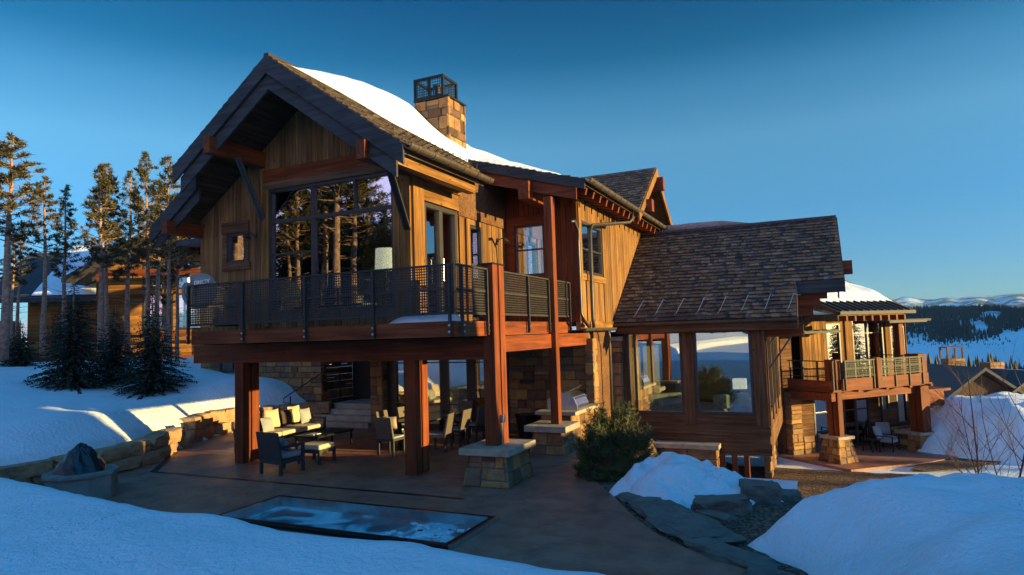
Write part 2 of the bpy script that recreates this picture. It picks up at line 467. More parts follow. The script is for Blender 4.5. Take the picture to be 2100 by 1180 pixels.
def ashlar(mb, f, s0, s1, z0, z1, holes=(), hmin=0.16, hmax=0.34, th=0.10, rnd=random, lmin=0.25, lmax=0.7, proud=0.045):
    z = z0
    cutz = sorted({z0, z1} | {max(z0, min(z1, h[2])) for h in holes} | {max(z0, min(z1, h[3])) for h in holes})
    for za, zb in zip(cutz, cutz[1:]):
        n = max(1, round((zb - za) / ((hmin + hmax) / 2)))
        ws = [rnd.uniform(hmin, hmax) for _ in range(n)]; t = sum(ws)
        z = za
        for wz in ws:
            q = z + (zb - za) * wz / t
            mid = (z + q) / 2
            hh = [(h[0], h[1]) for h in holes if h[2] <= mid <= h[3]]
            for (a, b_) in spans(0, hh, s0, s1):
                s = a
                while s < b_ - 1e-4:
                    e = s + rnd.uniform(lmin, lmax)
                    if b_ - e < lmin * 0.7: e = b_
                    zz = [(z, q)]
                    if q - z > hmin * 1.3 and rnd.random() < 0.3:
                        mm = lerp(z, q, rnd.uniform(.35, .65)); zz = [(z, mm), (mm, q)]
                    for (c0, c1) in zz:
                        d = rnd.uniform(0.005, proud); g = 0.008; k = 0.018
                        J = lambda: rnd.uniform(-0.008, 0.008)
                        mb.add([f(s + g, c0 + g, -th), f(e - g, c0 + g, -th), f(e - g, c1 - g, -th), f(s + g, c1 - g, -th),
                                f(s + g, c0 + g, d - .02), f(e - g, c0 + g, d - .02), f(e - g, c1 - g, d - .02), f(s + g, c1 - g, d - .02),
                                f(s + g + k, c0 + g + k, d + J()), f(e - g - k, c0 + g + k, d + J()), f(e - g - k, c1 - g - k, d + J()), f(s + g + k, c1 - g - k, d + J())],
                               [(0, 3, 2, 1), (0, 1, 5, 4), (1, 2, 6, 5), (2, 3, 7, 6), (3, 0, 4, 7),
                                (4, 5, 9, 8), (5, 6, 10, 9), (6, 7, 11, 10), (7, 4, 8, 11), (8, 9, 10, 11)])
                    s = e
            z = q

def shingles(mb, f, sa, sb, t0, t1, expo=0.2, wd=0.24, rnd=random):
    """f(s,t,d): t up the slope; sa/sb functions of t"""
    n = int((t1 - t0) / expo + .5); ex = (t1 - t0) / n
    for i in range(n):
        t = t0 + i * ex
        a = sa(t + ex / 2); b_ = sb(t + ex / 2)
        s = a - (0.12 if i % 2 else 0)
        while s < b_ - 1e-3:
            e = s + wd * rnd.uniform(0.55, 1.3)
            if b_ - e < 0.08: e = b_
            p = max(s, a); q = min(e, b_)
            if q - p > 0.03:
                tb = t - rnd.uniform(0, 0.03); tt = min(t + ex * 1.25, t1 + .02)
                hgt = rnd.uniform(0.026, 0.050)
                mb.add([f(p + .003, tb, 0), f(q - .003, tb, 0), f(q - .003, tt, 0), f(p + .003, tt, 0),
                        f(p + .003, tb, hgt), f(q - .003, tb, hgt), f(q - .003, tt, .006), f(p + .003, tt, .006)],
                       [(0, 1, 5, 4), (1, 2, 6, 5), (2, 3, 7, 6), (3, 0, 4, 7), (4, 5, 6, 7)])
            s = e

def fF(y):   # wall facing -Y
    return lambda s, z, d: (s, y - d, z)
def fR(x):   # wall facing +X ; s = y
    return lambda s, z, d: (x + d, s, z)
def fL(x):
    return lambda s, z, d: (x - d, s, z)

def window(parent, f, s0, s1, z0, z1, vs=(), hs=(), fw=0.06, dep=0.09, name='window', bars=(), mat=None, glass=True, inset=0.04, label=None):
    """frame bars + glass pane as sub-part. vs: vertical muntins, hs: horizontal; bars: (s0,s1,z0,z1)"""
    mb = MB()
    def bx(a, b_, c, d, pr=0.02):
        mb.hexa([f(a, c, pr), f(b_, c, pr), f(b_, c, -dep), f(a, c, -dep), f(a, d, pr), f(b_, d, pr), f(b_, d, -dep), f(a, d, -dep)])
    bx(s0, s1, z0, z0 + fw); bx(s0, s1, z1 - fw, z1)
    bx(s0, s0 + fw, z0 + fw, z1 - fw); bx(s1 - fw, s1, z0 + fw, z1 - fw)
    for k, v_ in enumerate(vs):
        ww = v_[1] if isinstance(v_, tuple) else 0.05; v0 = v_[0] if isinstance(v_, tuple) else v_
        bx(v0 - ww / 2, v0 + ww / 2, z0 + fw, z1 - fw, 0.015)
    for h_ in hs:
        ww = h_[1] if isinstance(h_, tuple) else 0.04; h0 = h_[0] if isinstance(h_, tuple) else h_
        bx(s0 + fw, s1 - fw, h0 - ww / 2, h0 + ww / 2, 0.011)
    for q in bars: bx(*q, 0.007)
    o = mb.build(name, mat or M['framedark'], parent)
    if label: o['label'] = label
    if glass:
        g = MB(); e = fw * 0.6
        g.hexa([f(s0 + e, z0 + e, -inset), f(s1 - e, z0 + e, -inset), f(s1 - e, z0 + e, -inset - .008), f(s0 + e, z0 + e, -inset - .008),
                f(s0 + e, z1 - e, -inset), f(s1 - e, z1 - e, -inset), f(s1 - e, z1 - e, -inset - .008), f(s0 + e, z1 - e, -inset - .008)])
        g.build('glass_pane', M['glass'], o)
    return o

def fbox(mb, f, s0, s1, z0, z1, d0, d1):
    mb.hexa([f(s0, z0, d1), f(s1, z0, d1), f(s1, z0, d0), f(s0, z0, d0), f(s0, z1, d1), f(s1, z1, d1), f(s1, z1, d0), f(s0, z1, d0)])
    return mb

def part(name, mat, parent, *boxes, bevel=0, label=None):
    mb = MB()
    for b_ in boxes: mb.box(*b_)
    o = mb.build(name, mat, parent, bevel=bevel)
    if label: o['label'] = label
    return o

def hfield(name, xs, ys, h, mat, kind='structure', skip=None, smooth=True):
    vs = [(x, y, h(x, y)) for y in ys for x in xs]
    nx = len(xs); fs = []
    for j in range(len(ys) - 1):
        for i in range(nx - 1):
            if skip and skip((xs[i] + xs[i + 1]) / 2, (ys[j] + ys[j + 1]) / 2): continue
            fs.append((j * nx + i, j * nx + i + 1, (j + 1) * nx + i + 1, (j + 1) * nx + i))
    me = bpy.data.meshes.new(name); me.from_pydata(vs, [], fs); me.materials.append(mat)
    for p in me.polygons: p.use_smooth = smooth
    o = bpy.data.objects.new(name, me); COL.objects.link(o)
    if kind: o['kind'] = kind
    return o

def frange(a, b_, st):
    n = max(1, round((b_ - a) / st)); return [a + (b_ - a) * i / n for i in range(n + 1)]

# ================================================================== TERRAIN
def wall_x(y):          # line of the left boulder retaining wall
    pts = [(-20, -15.2), (7, -15.4), (9, -15.2), (10.3, -15.4), (11.2, -15.7), (12.5, -16.6), (14, -17.4), (15.4, -17.9), (16.2, -17.6), (18.0, -17.0), (18.6, -16.9), (60, -16.9)]
    for (ya, xa), (yb, xb) in zip(pts, pts[1:]):
        if ya <= y <= yb: return lerp(xa, xb, (y - ya) / (yb - ya))
    return -15
def H(x, y):
    z = -0.06
    t = wall_x(y) - x + .22 + .20 * N(x, y, 0, 1.6) + .08 * N(x, y, 0, 5)
    if t > 0:
        t2 = t; up = 0.66 + 0.60 * ss(t / 1.5) + 0.95 * ss((t - 1) / 9.5) + 1.1 * ss((t - 9) / 8) * ss((20 - y) / 12)
        up += 0.12 * N(x, y, 0, .35) + 0.05 * N(x, y, 3, 1.3) - .05 * abs(N(x, y, 9, 2.2))
        up += 0.45 * ss((y - 14.5) / 3) * ss((y < 19) and (19.5 - y) / 2 or 0) * ss((t) / 1.5) * (1 - ss((t - 4) / 4))
        z = lerp(z, up, ss(t / 0.25))
    if -10.2 < x < -4.0 and 7.1 < y < 10.4: z = -0.55
    # right side falls away behind the wing
    a = ss((x + 5.2) / 2.0) * ss((y - 13.0 + (x + 3) * .5) / 5)
    if y > 24: a = max(a, ss((y - 24) / 3) * ss((x + 9) / 4))
    z -= 2.28 * a
    # hidden ground behind the house stays level, then the valley
    d = math.hypot(x, y)
    if d > 34 and x > -12 and y > 0:
        z -= 5.0 * ss((d - 34) / 26) * ss((x + 12) / 12)
        z -= 16 * ss((d - 55) / 200) * ss((x + 25) / 60)
    if d > 60:
        z += -3 * ss((d - 60) / 200)
        # unseen wooded shoulder added to the east to keep low sun off the valley
        az0 = math.degrees(math.atan2(x, y))
        z += (0.085 * min(d, 1500) + 4) * ss((az0 - 18) / 7) * ss((66 - az0) / 12) * ss((d - 72) / 40)
        # far slopes
        az = math.degrees(math.atan2(x, y))
        z += (20 + 14 * ss((abs(az) > 60 and 1 or 0)) + 6 * noise.noise(Vector((az * .12, d * .002, 0)))) * ss((d - 330) / 900) * 1.3
    return z
xs = [-2600, -1900, -1400, -1000, -760, -580, -450, -350, -270, -210, -160, -125, -100, -80, -66, -56] + frange(-50, -24, 1.3) + frange(-23.6, -14, 0.18)[0:] + frange(-13, 10, 0.6) + frange(12, 60, 3) + [70, 85, 105, 135, 175, 225, 290, 370, 470, 600, 780, 1000, 1300, 1700, 2300]
ys = [-2600, -1900, -1300, -900, -650, -470, -350, -260, -190, -140, -105, -80, -60, -45] + frange(-36, 4, 2) + frange(4.6, 30, 0.45) + frange(31, 60, 1.6) + [64, 70, 78, 88, 100, 118, 140, 170, 210, 260, 320, 400, 500, 620, 780, 980, 1250, 1600, 2100, 2800]
hfield('snow_ground', xs, ys, H, M['snow'])

# far ranges, real distance and height
def arc_range(name, r0, r1, az0, az1, prof, mat, n=160, kr=10):
    vs = []; fs = []
    for i in range(n + 1):
        az = math.radians(lerp(az0, az1, i / n))
        top = prof(math.degrees(az))
        for k in range(kr + 1):
            q = k / kr; r = lerp(r0, r1, q)
            z = -40 + (top + 40) * ss(q) ** 1.1
            z += (top * 0.25) * noise.noise(Vector((math.degrees(az) * .9, q * 3.1, 5))) * math.sin(PI * q)
            vs.append((r * math.sin(az), r * math.cos(az), z))
        vs.append((r1 * 1.02 * math.sin(az), r1 * 1.02 * math.cos(az), -60))
    w_ = kr + 2
    for i in range(n):
        for k in range(w_ - 1):
            fs.append((i * w_ + k, i * w_ + k + 1, (i + 1) * w_ + k + 1, (i + 1) * w_ + k))
    me = bpy.data.meshes.new(name); me.from_pydata(vs, [], fs); me.materials.append(mat)
    for p in me.polygons: p.use_smooth = True
    o = bpy.data.objects.new(name, me); COL.objects.link(o); o['kind'] = 'structure'
    return o
def farmat(name, snowc, treec, sc, lo, hi, stretch=1.0):
    m, nt, b = newmat(name)
    n1 = noisen(nt, coords(nt, (1, 1, stretch)), sc, 8, 0.7)
    geo = nt.nodes.new('ShaderNodeNewGeometry')
    r = ramp(nt, n1.outputs[0], [(lo, treec), (hi, snowc)])
    nt.links.new(r.outputs[0], b.inputs['Base Color']); b.inputs['Roughness'].default_value = 0.9
    return m
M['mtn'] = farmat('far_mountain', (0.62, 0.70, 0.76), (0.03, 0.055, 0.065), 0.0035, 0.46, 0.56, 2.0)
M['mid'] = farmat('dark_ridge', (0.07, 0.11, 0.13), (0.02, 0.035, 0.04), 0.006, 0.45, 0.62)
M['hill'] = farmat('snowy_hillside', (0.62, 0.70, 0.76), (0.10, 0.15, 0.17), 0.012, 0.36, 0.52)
def prof_m(a): return 2.95 + 7600 * (0.0300 + 0.0055 * noise.noise(Vector((a * .28, 1.7, 0))) + 0.003 * noise.noise(Vector((a * .9, 4.2, 0))))
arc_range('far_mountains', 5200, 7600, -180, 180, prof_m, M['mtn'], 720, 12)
def prof_r(a): return 2.95 + 3600 * (0.0150 + 0.004 * noise.noise(Vector((a * .2 + 3, 0, 0))))
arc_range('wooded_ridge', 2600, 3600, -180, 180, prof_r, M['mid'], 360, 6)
def prof_h(a):
    return 2.95 + 1250 * (0.0105 + 0.003 * noise.noise(Vector((a * .35, 9, 0))) - 0.004 * ss((a - 10.5) / 3) + (0.035 * ss((abs(a) - 90) / 40)))
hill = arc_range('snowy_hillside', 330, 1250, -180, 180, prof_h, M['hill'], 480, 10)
# woods on the hillside: many small conifers, nobody could count them
rnd = random.Random(11)
mb = MB()
def hill_z(az, r):
    q = (r - 330) / 920; top = prof_h(az)
    return -40 + (top + 40) * ss(q) ** 1.1 + (top * 0.25) * noise.noise(Vector((az * .9, q * 3.1, 5))) * math.sin(PI * q)
cnt = 0
while cnt < 15000:
    sect = rnd.random()
    az = rnd.uniform(4, 22) if sect < 0.75 else rnd.uniform(110, 250)
    r = 330 + 920 * math.sqrt(rnd.random())
    dens = 0.75 + 1.1 * noise.noise(Vector((az * .5, r * .006, 2)))
    if az > 10 and r > 700 and az < 14 and noise.noise(Vector((az * 1.2, r * .01, 8))) > -0.1: dens -= .5
    if rnd.random() > dens: continue
    z = hill_z(az if az <= 180 else az - 360, r); a = math.radians(az)
    x, y = r * math.sin(a), r * math.cos(a); hh = rnd.uniform(5, 10) * (0.6 + 0.4 * r / 900); rr = hh * .17
    ph = rnd.uniform(0, 6)
    vs = [(x + rr * math.cos(ph + k * PI / 2), y + rr * math.sin(ph + k * PI / 2), z - 1) for k in range(4)] + [(x, y, z + hh)]
    mb.add(vs, [(0, 1, 4), (1, 2, 4), (2, 3, 4), (3, 0, 4)])
    cnt += 1
o = mb.build('hillside_woods', M['farwood']); tag(o, 'dark conifer woods scattered over the snowy hillside across the valley', 'woods', None, 'stuff')
# dark tree line along the valley floor
mb = MB()
for k in range(6500):
    az = rnd.uniform(3, 20) if k < 6000 else rnd.uniform(-180, 180); r = rnd.uniform(80, 360) if k < 4000 else rnd.uniform(200, 400); a = math.radians(az)
    x, y = r * math.sin(a), r * math.cos(a)
    if k >= 6000 and -60 < az < 3: continue
    z = H(x, y) - 1; hh = rnd.uniform(5, 9); rr = hh * .2
    mb.add([(x + rr * math.cos(q * PI / 2.5), y + rr * math.sin(q * PI / 2.5), z) for q in range(5)] + [(x, y, z + hh)], [(q, (q + 1) % 5, 5) for q in range(5)])
o = mb.build('valley_woods', M['farwood']); tag(o, 'dark belt of conifers along the valley floor below the hillside', 'woods', None, 'stuff')

# patio sheet (flat slab, 6 cm deep) with the curved edge towards the planting bed
edge = [(-5.75, 18.1), (-5.72, 16.6), (-5.5, 15.29), (-5.09, 14.46), (-4.57, 13.26), (-4.06, 12.48), (-3.43, 11.49), (-2.95, 10.65), (-2.34, 9.74), (-1.83, 9.22), (-1.32, 8.8), (-0.56, 8.40), (0.1, 7.9), (0.7, 7.0), (0.9, 5.0), (0.9, 3.0)]
left = [(-15.0, 3.0), (-15.1, 7), (-15.0, 9), (-15.2, 10.3), (-15.5, 11.2), (-16.4, 12.5), (-17.2, 14), (-17.7, 15.4), (-17.4, 16.2), (-16.9, 18.0), (-16.2, 18.6), (-13, 18.6), (-13, 18.1)]
def subdiv(p, n=4):     # Catmull-Rom smoothing of an open line
    o_ = []
    for i in range(len(p) - 1):
        a = p[max(i - 1, 0)]; b_ = p[i]; c = p[i + 1]; d = p[min(i + 2, len(p) - 1)]
        for k in range(n):
            t = k / n
            o_.append(tuple(0.5 * (2 * b_[j] + (c[j] - a[j]) * t + (2 * a[j] - 5 * b_[j] + 4 * c[j] - d[j]) * t * t + (3 * b_[j] - a[j] - 3 * c[j] + d[j]) * t ** 3) for j in range(len(b_))))
    o_.append(p[-1]); return o_
edge_s = subdiv(edge)
poly = edge_s + [(-6.999, 3.0), (-6.999, 7.99), (-4.77, 7.99), (-4.77, 9.53), (-9.35, 9.53), (-9.35, 7.99), (-7.001, 7.99), (-7.001, 3.0)] + left
def sheet(name, poly, z, th, mat):
    mb = MB(); mb.prism([(x, y, z) for x, y in poly], (0, 0, -th))
    o = mb.build(name, mat); o['kind'] = 'structure'; return o
sheet('patio', poly, 0.0, 0.09, M['patio'])
# black drainage joint, laid as a 4 mm sheet on the patio
sheet('patio_joint', [(-14.27, 10.48), (-5.97, 10.50), (-5.97, 10.60), (-14.15, 10.58), (-16.0, 12.6), (-16.12, 12.55)], 0.004, 0.004, M['black'])

# mulch bed beyond the path edge, follows the falling ground
def bed_h(x, y): return H(x, y) + 0.035 + 0.03 * N(x, y, 0, 3)
def edge_x(y):
    for (xa, ya), (xb, yb) in zip(edge_s, edge_s[1:]):
        if yb <= y <= ya: return lerp(xa, xb, (ya - y) / max(1e-6, ya - yb))
    return -5.75 if y > 18 else 0.9
vs = []; fs = []
ysb = frange(5.2, 26.5, 0.3); nb = 26
for y in ysb:
    x0 = edge_x(y) + 0.015
    if y > 18.1: x0 = -5.6
    x1 = 3.6 if y < 23 else 3.2
    for k in range(nb + 1):
        x = lerp(x0, x1, (k / nb) ** 1.2); vs.append((x, y, bed_h(x, y)))
for j in range(len(ysb) - 1):
    for i in range(nb): fs.append((j * (nb + 1) + i, j * (nb + 1) + i + 1, (j + 1) * (nb + 1) + i + 1, (j + 1) * (nb + 1) + i))
me = bpy.data.meshes.new('mulch_bed'); me.from_pydata(vs, [], fs); me.materials.append(M['mulch'])
o = bpy.data.objects.new('mulch_bed', me); COL.objects.link(o); o['kind'] = 'structure'

# snow banks: bodies with their own thickness
def mound(name, xs, ys, h, mat, label=None):
    o = hfield(name, xs, ys, h, mat, 'structure'); return o
crest = [(-30, 5.9), (-16, 5.6), (-10.06, 5.2), (-8.51, 5.04), (-7.04, 4.79), (-6.23, 4.70), (-5.41, 4.80), (-4.62, 4.62), (-3.83, 4.62), (-3.23, 4.69), (-2.72, 4.63), (-2.18, 4.56), (-1.42, 4.54), (-0.6, 4.50), (2, 4.3)]
def cy(x):
    for (xa, ya), (xb, yb) in zip(crest, crest[1:]):
        if xa <= x <= xb: return lerp(ya, yb, (x - xa) / (xb - xa))
    return 4.3
def bank(x, y):
    d = y - cy(x)
    z = 1.25 + 0.06 * N(x, y, 0, .6) * ss(-d / 1.5) + 0.016 * N(x, y, 2, 2.5) + .010 * N(x, y, 5, 7) - .035 * abs(N(x * .5, y, 3, 1.8)) - .02 * abs(N(x, y, 2, 4.2))
    if d < 0: z -= 0.10 * ss(-d / 2.0) * ss((y + 2) / 4)
    z -= (0.06 * ss(d / .25) + 1.5 * ss((d + .02) / 1.3)) if d > 0 else 0
    z -= 1.4 * ss((x - 0.2) / 2.2)
    return z
mound('snow_bank', frange(-24, -9, 0.3)[:-1] + frange(-9, 3.2, 0.11), frange(-6, 3.0, 0.5)[:-1] + frange(3.0, 6.6, 0.10), bank, M['snow'])
def mound_r(x, y):
    # big ploughed heap on the right
    L = [(3.6, 0.55), (6, -0.3), (8.2, -0.52), (8.9, -0.75), (9.6, -1.45), (10.8, -1.0), (12.6, -0.2), (14.5, 0.9)]
    xl = -1.4
    for (ya, xa), (yb, xb) in zip(L, L[1:]):
        if ya <= y <= yb: xl = lerp(xa, xb, (y - ya) / (yb - ya))
    if y > 14.5: xl = .9 + (y - 14.5)
    xl += 0.10 * N(y, 0, 5, 1.7) + 0.05 * N(y, 1, 5, 5)
    t = x - xl
    top = 0.98 - 0.10 * ss((x - 1) / 4) + 0.08 * N(x, y, 0, .8)
    if y > 9: top *= 1 - 0.62 * ss((y - 9) / 5.0)
    z = -0.5 + (top + 0.5) * (1 - (1 - min(1, max(0, t) / 2.6)) ** 2.2)
    if t <= 0: z = -0.6
    if y > 12.5: z -= 1.6 * ss((y - 12.5) / 4)
    z += 0.16 * ss(t) * N(x * .6, y, 1, 1.6) * ss((y - 6.0) / 2) - 0.10 * abs(N(x * .4, y, 1, 4.0)) * ss((y - 6.5) / 1.5) * ss(t / .5) + .03 * N(x * .7, y, 1, 8) * ss(t / .3) - .035 * abs(N(x, y, 8, 3.4)) * ss(t / .3) + .05 * abs(N(x, y, 6, 2.3))
    z -= 0.9 * ss((4.8 - y) / 2.0)
    return z
mound('snow_heap', frange(-1.8, 9, 0.10), frange(3.0, 18, 0.12), mound_r, M['snow'])
def mound_m(x, y):
    # crusty heap between the shrub and the boulders
    u = (x + 2.3) * .80 + (y - 12.75) * .18; v_ = -(x + 2.3) * .25 + (y - 12.75) * .62
    r = math.hypot((u - .22) / 1.55, v_ / 1.35) + 0.14 * N(x, y, 7, 1.3) + 0.05 * N(x, y, 9, 4)
    hgt = 0.56 - 0.28 * (x + 2.3) / 1.6
    g = H(x, y)
    return max(g, -0.5) - 0.12 + (hgt + .12) * ss((1.08 - r) / 0.75) + 0.14 * N(x, y, 4, 2.4) * ss((1.1 - r) / .3) - 0.14 * abs(N(x, y, 6, 3.5)) * ss((1.1 - r) / .3) + 0.06 * N(x, y, 4, 7) * ss((1.1 - r) / .3)
mound('crusty_snow_heap', frange(-5.4, -0.6, 0.06), frange(10.4, 16.6, 0.07), mound_m, M['snow_dirty'])
def mound_l(x, y):
    # thin frozen ribbon across the bed
    c = 15.2 + (x + 1.2) * .9
    d = abs(y - c) / (0.55 + .2 * N(x, 0, 0, 2)); e = ss((x + 1.9) / .5) * ss((1.2 - x) / .7)
    return H(x, y) - 0.05 + 0.38 * e * ss(1.15 - d) + .04 * N(x, y, 2, 6)
mound('snow_ribbon', frange(-2.2, 1.6, 0.08), frange(13.2, 18.4, 0.09), mound_l, M['snow_dirty'])
def mound_f(x, y):
    u = (x - 7.6) / 5.2; v_ = (y - 33) / 4.0
    r = math.hypot(u, v_) + .10 * N(x, y, 0, .5)
    return H(x, y) - 0.2 + 2.35 * ss((1.15 - r) / .8) - 0.30 * abs(N(x, y, 4, 1.2)) * ss((1.2 - r) / .3) + 0.25 * N(x, y, 1, .9) * ss((1.2 - r) / .3) + .08 * N(x, y, 1, 3) * ss((1.2 - r) / .3)
mound('ploughed_snow', frange(1.5, 15, 0.25), frange(27, 39, 0.25), mound_f, M['snow_dirty'])
# lane crossing behind the saplings
mb = MB()
lane = [(2.6, 21.0), (6, 21.6), (12, 22.6), (30, 24)]
lo = MB()
pts1 = []; 
for (x, y) in subdiv(lane, 6):
    pts1.append((x, y))
vs = []
for x, y in pts1:
    vs += [(x, y - .75, H(x, y - .75) + .05), (x, y + .75, H(x, y + .75) + .05)]
lo.add(vs, [(2 * i, 2 * i + 2, 2 * i + 3, 2 * i + 1) for i in range(len(pts1) - 1)])
o = lo.build('lane', M['concrete']); o['kind'] = 'structure'

# unseen snow berm added off to the right to keep low sun off the patio
def berm(x, y):
    c = 15 + .6 * N(y, 0, 0, .2)
    hgt = 2.95 + 5.3 * ss((13.8 - y) / 1.4) + .18 * N(x, y, 0, .25) + .06 * N(x, y, 3, 1.2)
    g = H(x, y)
    return g - 0.3 + max(0, hgt + .3 - g) * ss(1.25 - abs(x - c) / 5.5) * (1 - ss((y - 17.5) / 5))
mound('added_shade_berm', frange(8.5, 23, 0.5), frange(-34, 24, 0.6), berm, M['snow'])

# ================================================================== MAIN LODGE
house = thing('mountain_lodge', 'large timber mountain lodge with steep shingled gable, raised deck and snowy roof', 'house', (-10, 14, 0))
R3 = random.Random(3)
FZ = 3.22                                  # upper floor
XR, YF = -7.93, 12.0                       # right wall / front wall of the big gable
RX, RZ, SL = -10.58, 9.19, 0.715           # ridge and slope
def roof_z(x): return RZ - SL * abs(x - RX)

# --- front gable wall
mb = MB()
win_h = (-12.02, -8.36, 3.6, 6.66); sm_h = (-13.45, -12.84, 4.95, 5.70)
planks(mb, fF(YF), -14.45, XR, 3.2, lambda s: roof_z(s) - 0.30, [win_h, sm_h], 0.17, 0.14, R3)
mb.build('front_wall', M['siding'], house)
# wide trims around the big window
mb = MB(); f = fF(YF)
fbox(mb, f, -12.20, -8.18, 6.66, 6.84, 0.012, 0.075)
mb.build('window_head', M['trim_x'], house)
mb = MB()
fbox(mb, f, -12.20, -8.10, 6.842, 7.16, 0.012, 0.06)
mb.build('tie_beam', M['timber_x'], house)
mb = MB()
fbox(mb, f, -12.19, -12.02, 3.3, 6.658, 0.012, 0.07); fbox(mb, f, -8.36, -8.19, 3.3, 6.658, 0.012, 0.07)
mb.build('window_jamb', M['trim_z'], house)
mb = MB()
fbox(mb, f, -8.185, XR + .01, 3.25, 6.9, 0.012, 0.05)
mb.build('corner_board', M['trim_z'], house)
window(house, f, -12.02, -8.36, 3.6, 6.66, vs=[(-10.68, .10)], hs=[(5.86, .08)], fw=.07,
       bars=[(-9.47, -9.43, 5.9, 6.59), (-11.95, -10.73, 5.03, 5.07)], name='picture_window', inset=.05)
window(house, f, -13.45, -12.84, 4.95, 5.70, fw=.06, name='small_window')
mb = MB()
fbox(mb, f, -13.62, -12.70, 5.70, 5.98, 0.012, 0.06); fbox(mb, f, -13.60, -12.66, 4.75, 4.95, 0.012, 0.06)
fbox(mb, f, -13.60, -13.45, 4.952, 5.698, 0.012, 0.05); fbox(mb, f, -12.84, -12.70, 4.952, 5.698, 0.012, 0.05)
mb.build('window_trim', M['siding_x'], house)

# --- right wall of the gable block (faces the sun)
f = fR(XR)
mb = MB()
door_h = (12.48, 14.02, FZ, 6.02); dw_h = (14.62, 15.36, FZ, 5.78)
planks(mb, f, 12.0, 16.8, 3.2, 7.2, [door_h, dw_h], 0.15, 0.14, R3)
mb.build('side_wall', M['siding'], house)
mb = MB(); fbox(mb, f, 12.02, 12.45, 3.25, 6.62, 0.012, 0.07)
fbox(mb, f, 14.06, 14.22, 3.25, 5.9, 0.012, 0.06); fbox(mb, f, 14.42, 14.60, 3.25, 5.9, 0.012, 0.06)
mb.build('side_trim', M['trim_z'], house)
mb = MB(); fbox(mb, f, 12.452, 14.05, 6.02, 6.12, 0.012, 0.06); fbox(mb, f, 12.452, 14.05, 6.125, 6.40, 0.012, 0.05); fbox(mb, f, 12.452, 14.12, 6.405, 6.46, 0.012, 0.10)
mb.build('door_head', M['trim_y'], house)
w_ = window(house, f, 12.50, 14.0, FZ + .02, 6.0, vs=[(13.25, .16)], fw=.10, dep=.12, name='glass_door', inset=.06)
mb = MB(); mb.tube([(XR + .05, 13.18, 4.15), (XR + .10, 13.18, 4.2), (XR + .10, 13.18, 4.75), (XR + .05, 13.18, 4.8)], .015)
mb.build('handle', M['galv'], w_)
window(house, f, 14.64, 15.34, FZ + .1, 5.76, hs=[4.75], fw=.07, name='side_window')

# --- wall at the back of the corner deck
YB, XY = 16.8, -5.75
f = fF(YB)
mb = MB(); planks(mb, f, XR, XY, 3.2, lambda s: 7.55 - .33 * (s + 8.0), [(-7.62, -6.72, 4.55, 5.98)], 0.16, 0.14, R3)
mb.build('deck_end_wall', M['timber_z'], house)
mb = MB(); fbox(mb, f, -7.85, -6.45, 5.98, 6.24, .012, .06); fbox(mb, f, -7.85, -6.45, 4.30, 4.55, .012, .06)
fbox(mb, f, -7.85, -7.62, 4.552, 5.978, .012, .05); fbox(mb, f, -6.72, -6.45, 4.552, 5.978, .012, .05)
mb.build('window_trim', M['timber_x'], house)
window(house, f, -7.62, -6.72, 4.55, 5.98, hs=[5.28], fw=.05, name='deck_window')

# --- long sunlit wall
f = fR(XY)
yw = (17.05, 18.95, 4.55, 6.02)
mb = MB(); planks(mb, f, YB, 25.6, 2.98, 6.62, [yw], 0.13, 0.14, R3)
mb.build('sunlit_wall', M['siding'], house)
window(house, f, 17.05, 18.95, 4.55, 6.02, vs=[(18.0, .10)], hs=[5.25], fw=.08, name='casement_window')
mb = MB(); fbox(mb, f, 16.84, 19.15, 4.36, 4.54, .012, .05); fbox(mb, f, 16.84, 20.3, 2.96, 3.22, .012, .06)
mb.build('sill_board', M['trim_y'], house)
mb = MB(); fbox(mb, f, 18.96, 19.12, 4.56, 6.3, .012, .045); fbox(mb, f, 16.82, 17.03, 3.23, 6.5, .012, .045); fbox(mb, f, 19.0, 19.06, 3.23, 4.35, .012, .035)
mb.build('casing', M['trim_z'], house)

# --- big roof
def slope_plane(x_hi, x_lo, z_hi, z_lo):
    L = math.hypot(x_hi - x_lo, z_hi - z_lo)
    ux, uz = (x_hi - x_lo) / L, (z_hi - z_lo) / L
    nx, nz = (-uz, ux) if x_hi < x_lo else (uz, -ux)
    if nz < 0: nx, nz = -nx, -nz
    return L, (lambda s, t, d: (x_lo + ux * t + nx * d, s, z_lo + uz * t + nz * d))
TH = 0.16
YE = 27.0
roof = MB()
# right slope (two pieces), left slope
def slab(mb, f, s0, s1, t0, t1, th):
    mb.hexa([f(s0, t0, -th), f(s1, t0, -th), f(s1, t1, -th), f(s0, t1, -th), f(s0, t0, 0), f(s1, t0, 0), f(s1, t1, 0), f(s0, t1, 0)])
xe, ze = -7.05, RZ - SL * 3.53
LR, fRS = slope_plane(RX, xe, RZ, ze)
slab(roof, fRS, 10.5, 14.0, 0, LR, TH)
xm = -8.0; zm = roof_z(xm); tm = (xe - xm) / 3.53 * LR
slab(roof, fRS, 14.0, YE, tm, LR, TH)
xl = -13.5; LL, fLS = slope_plane(RX, xl, RZ, roof_z(xl))
slab(roof, fLS, 10.5, YE, 0, LL, TH)
xl2 = -15.15; LL2, fLS2 = slope_plane(xl, xl2, roof_z(xl), roof_z(xl2))
slab(roof, fLS2, 11.15, YE, 0, LL2, TH)
roof.build('roof_deck', M['soffit'], house)
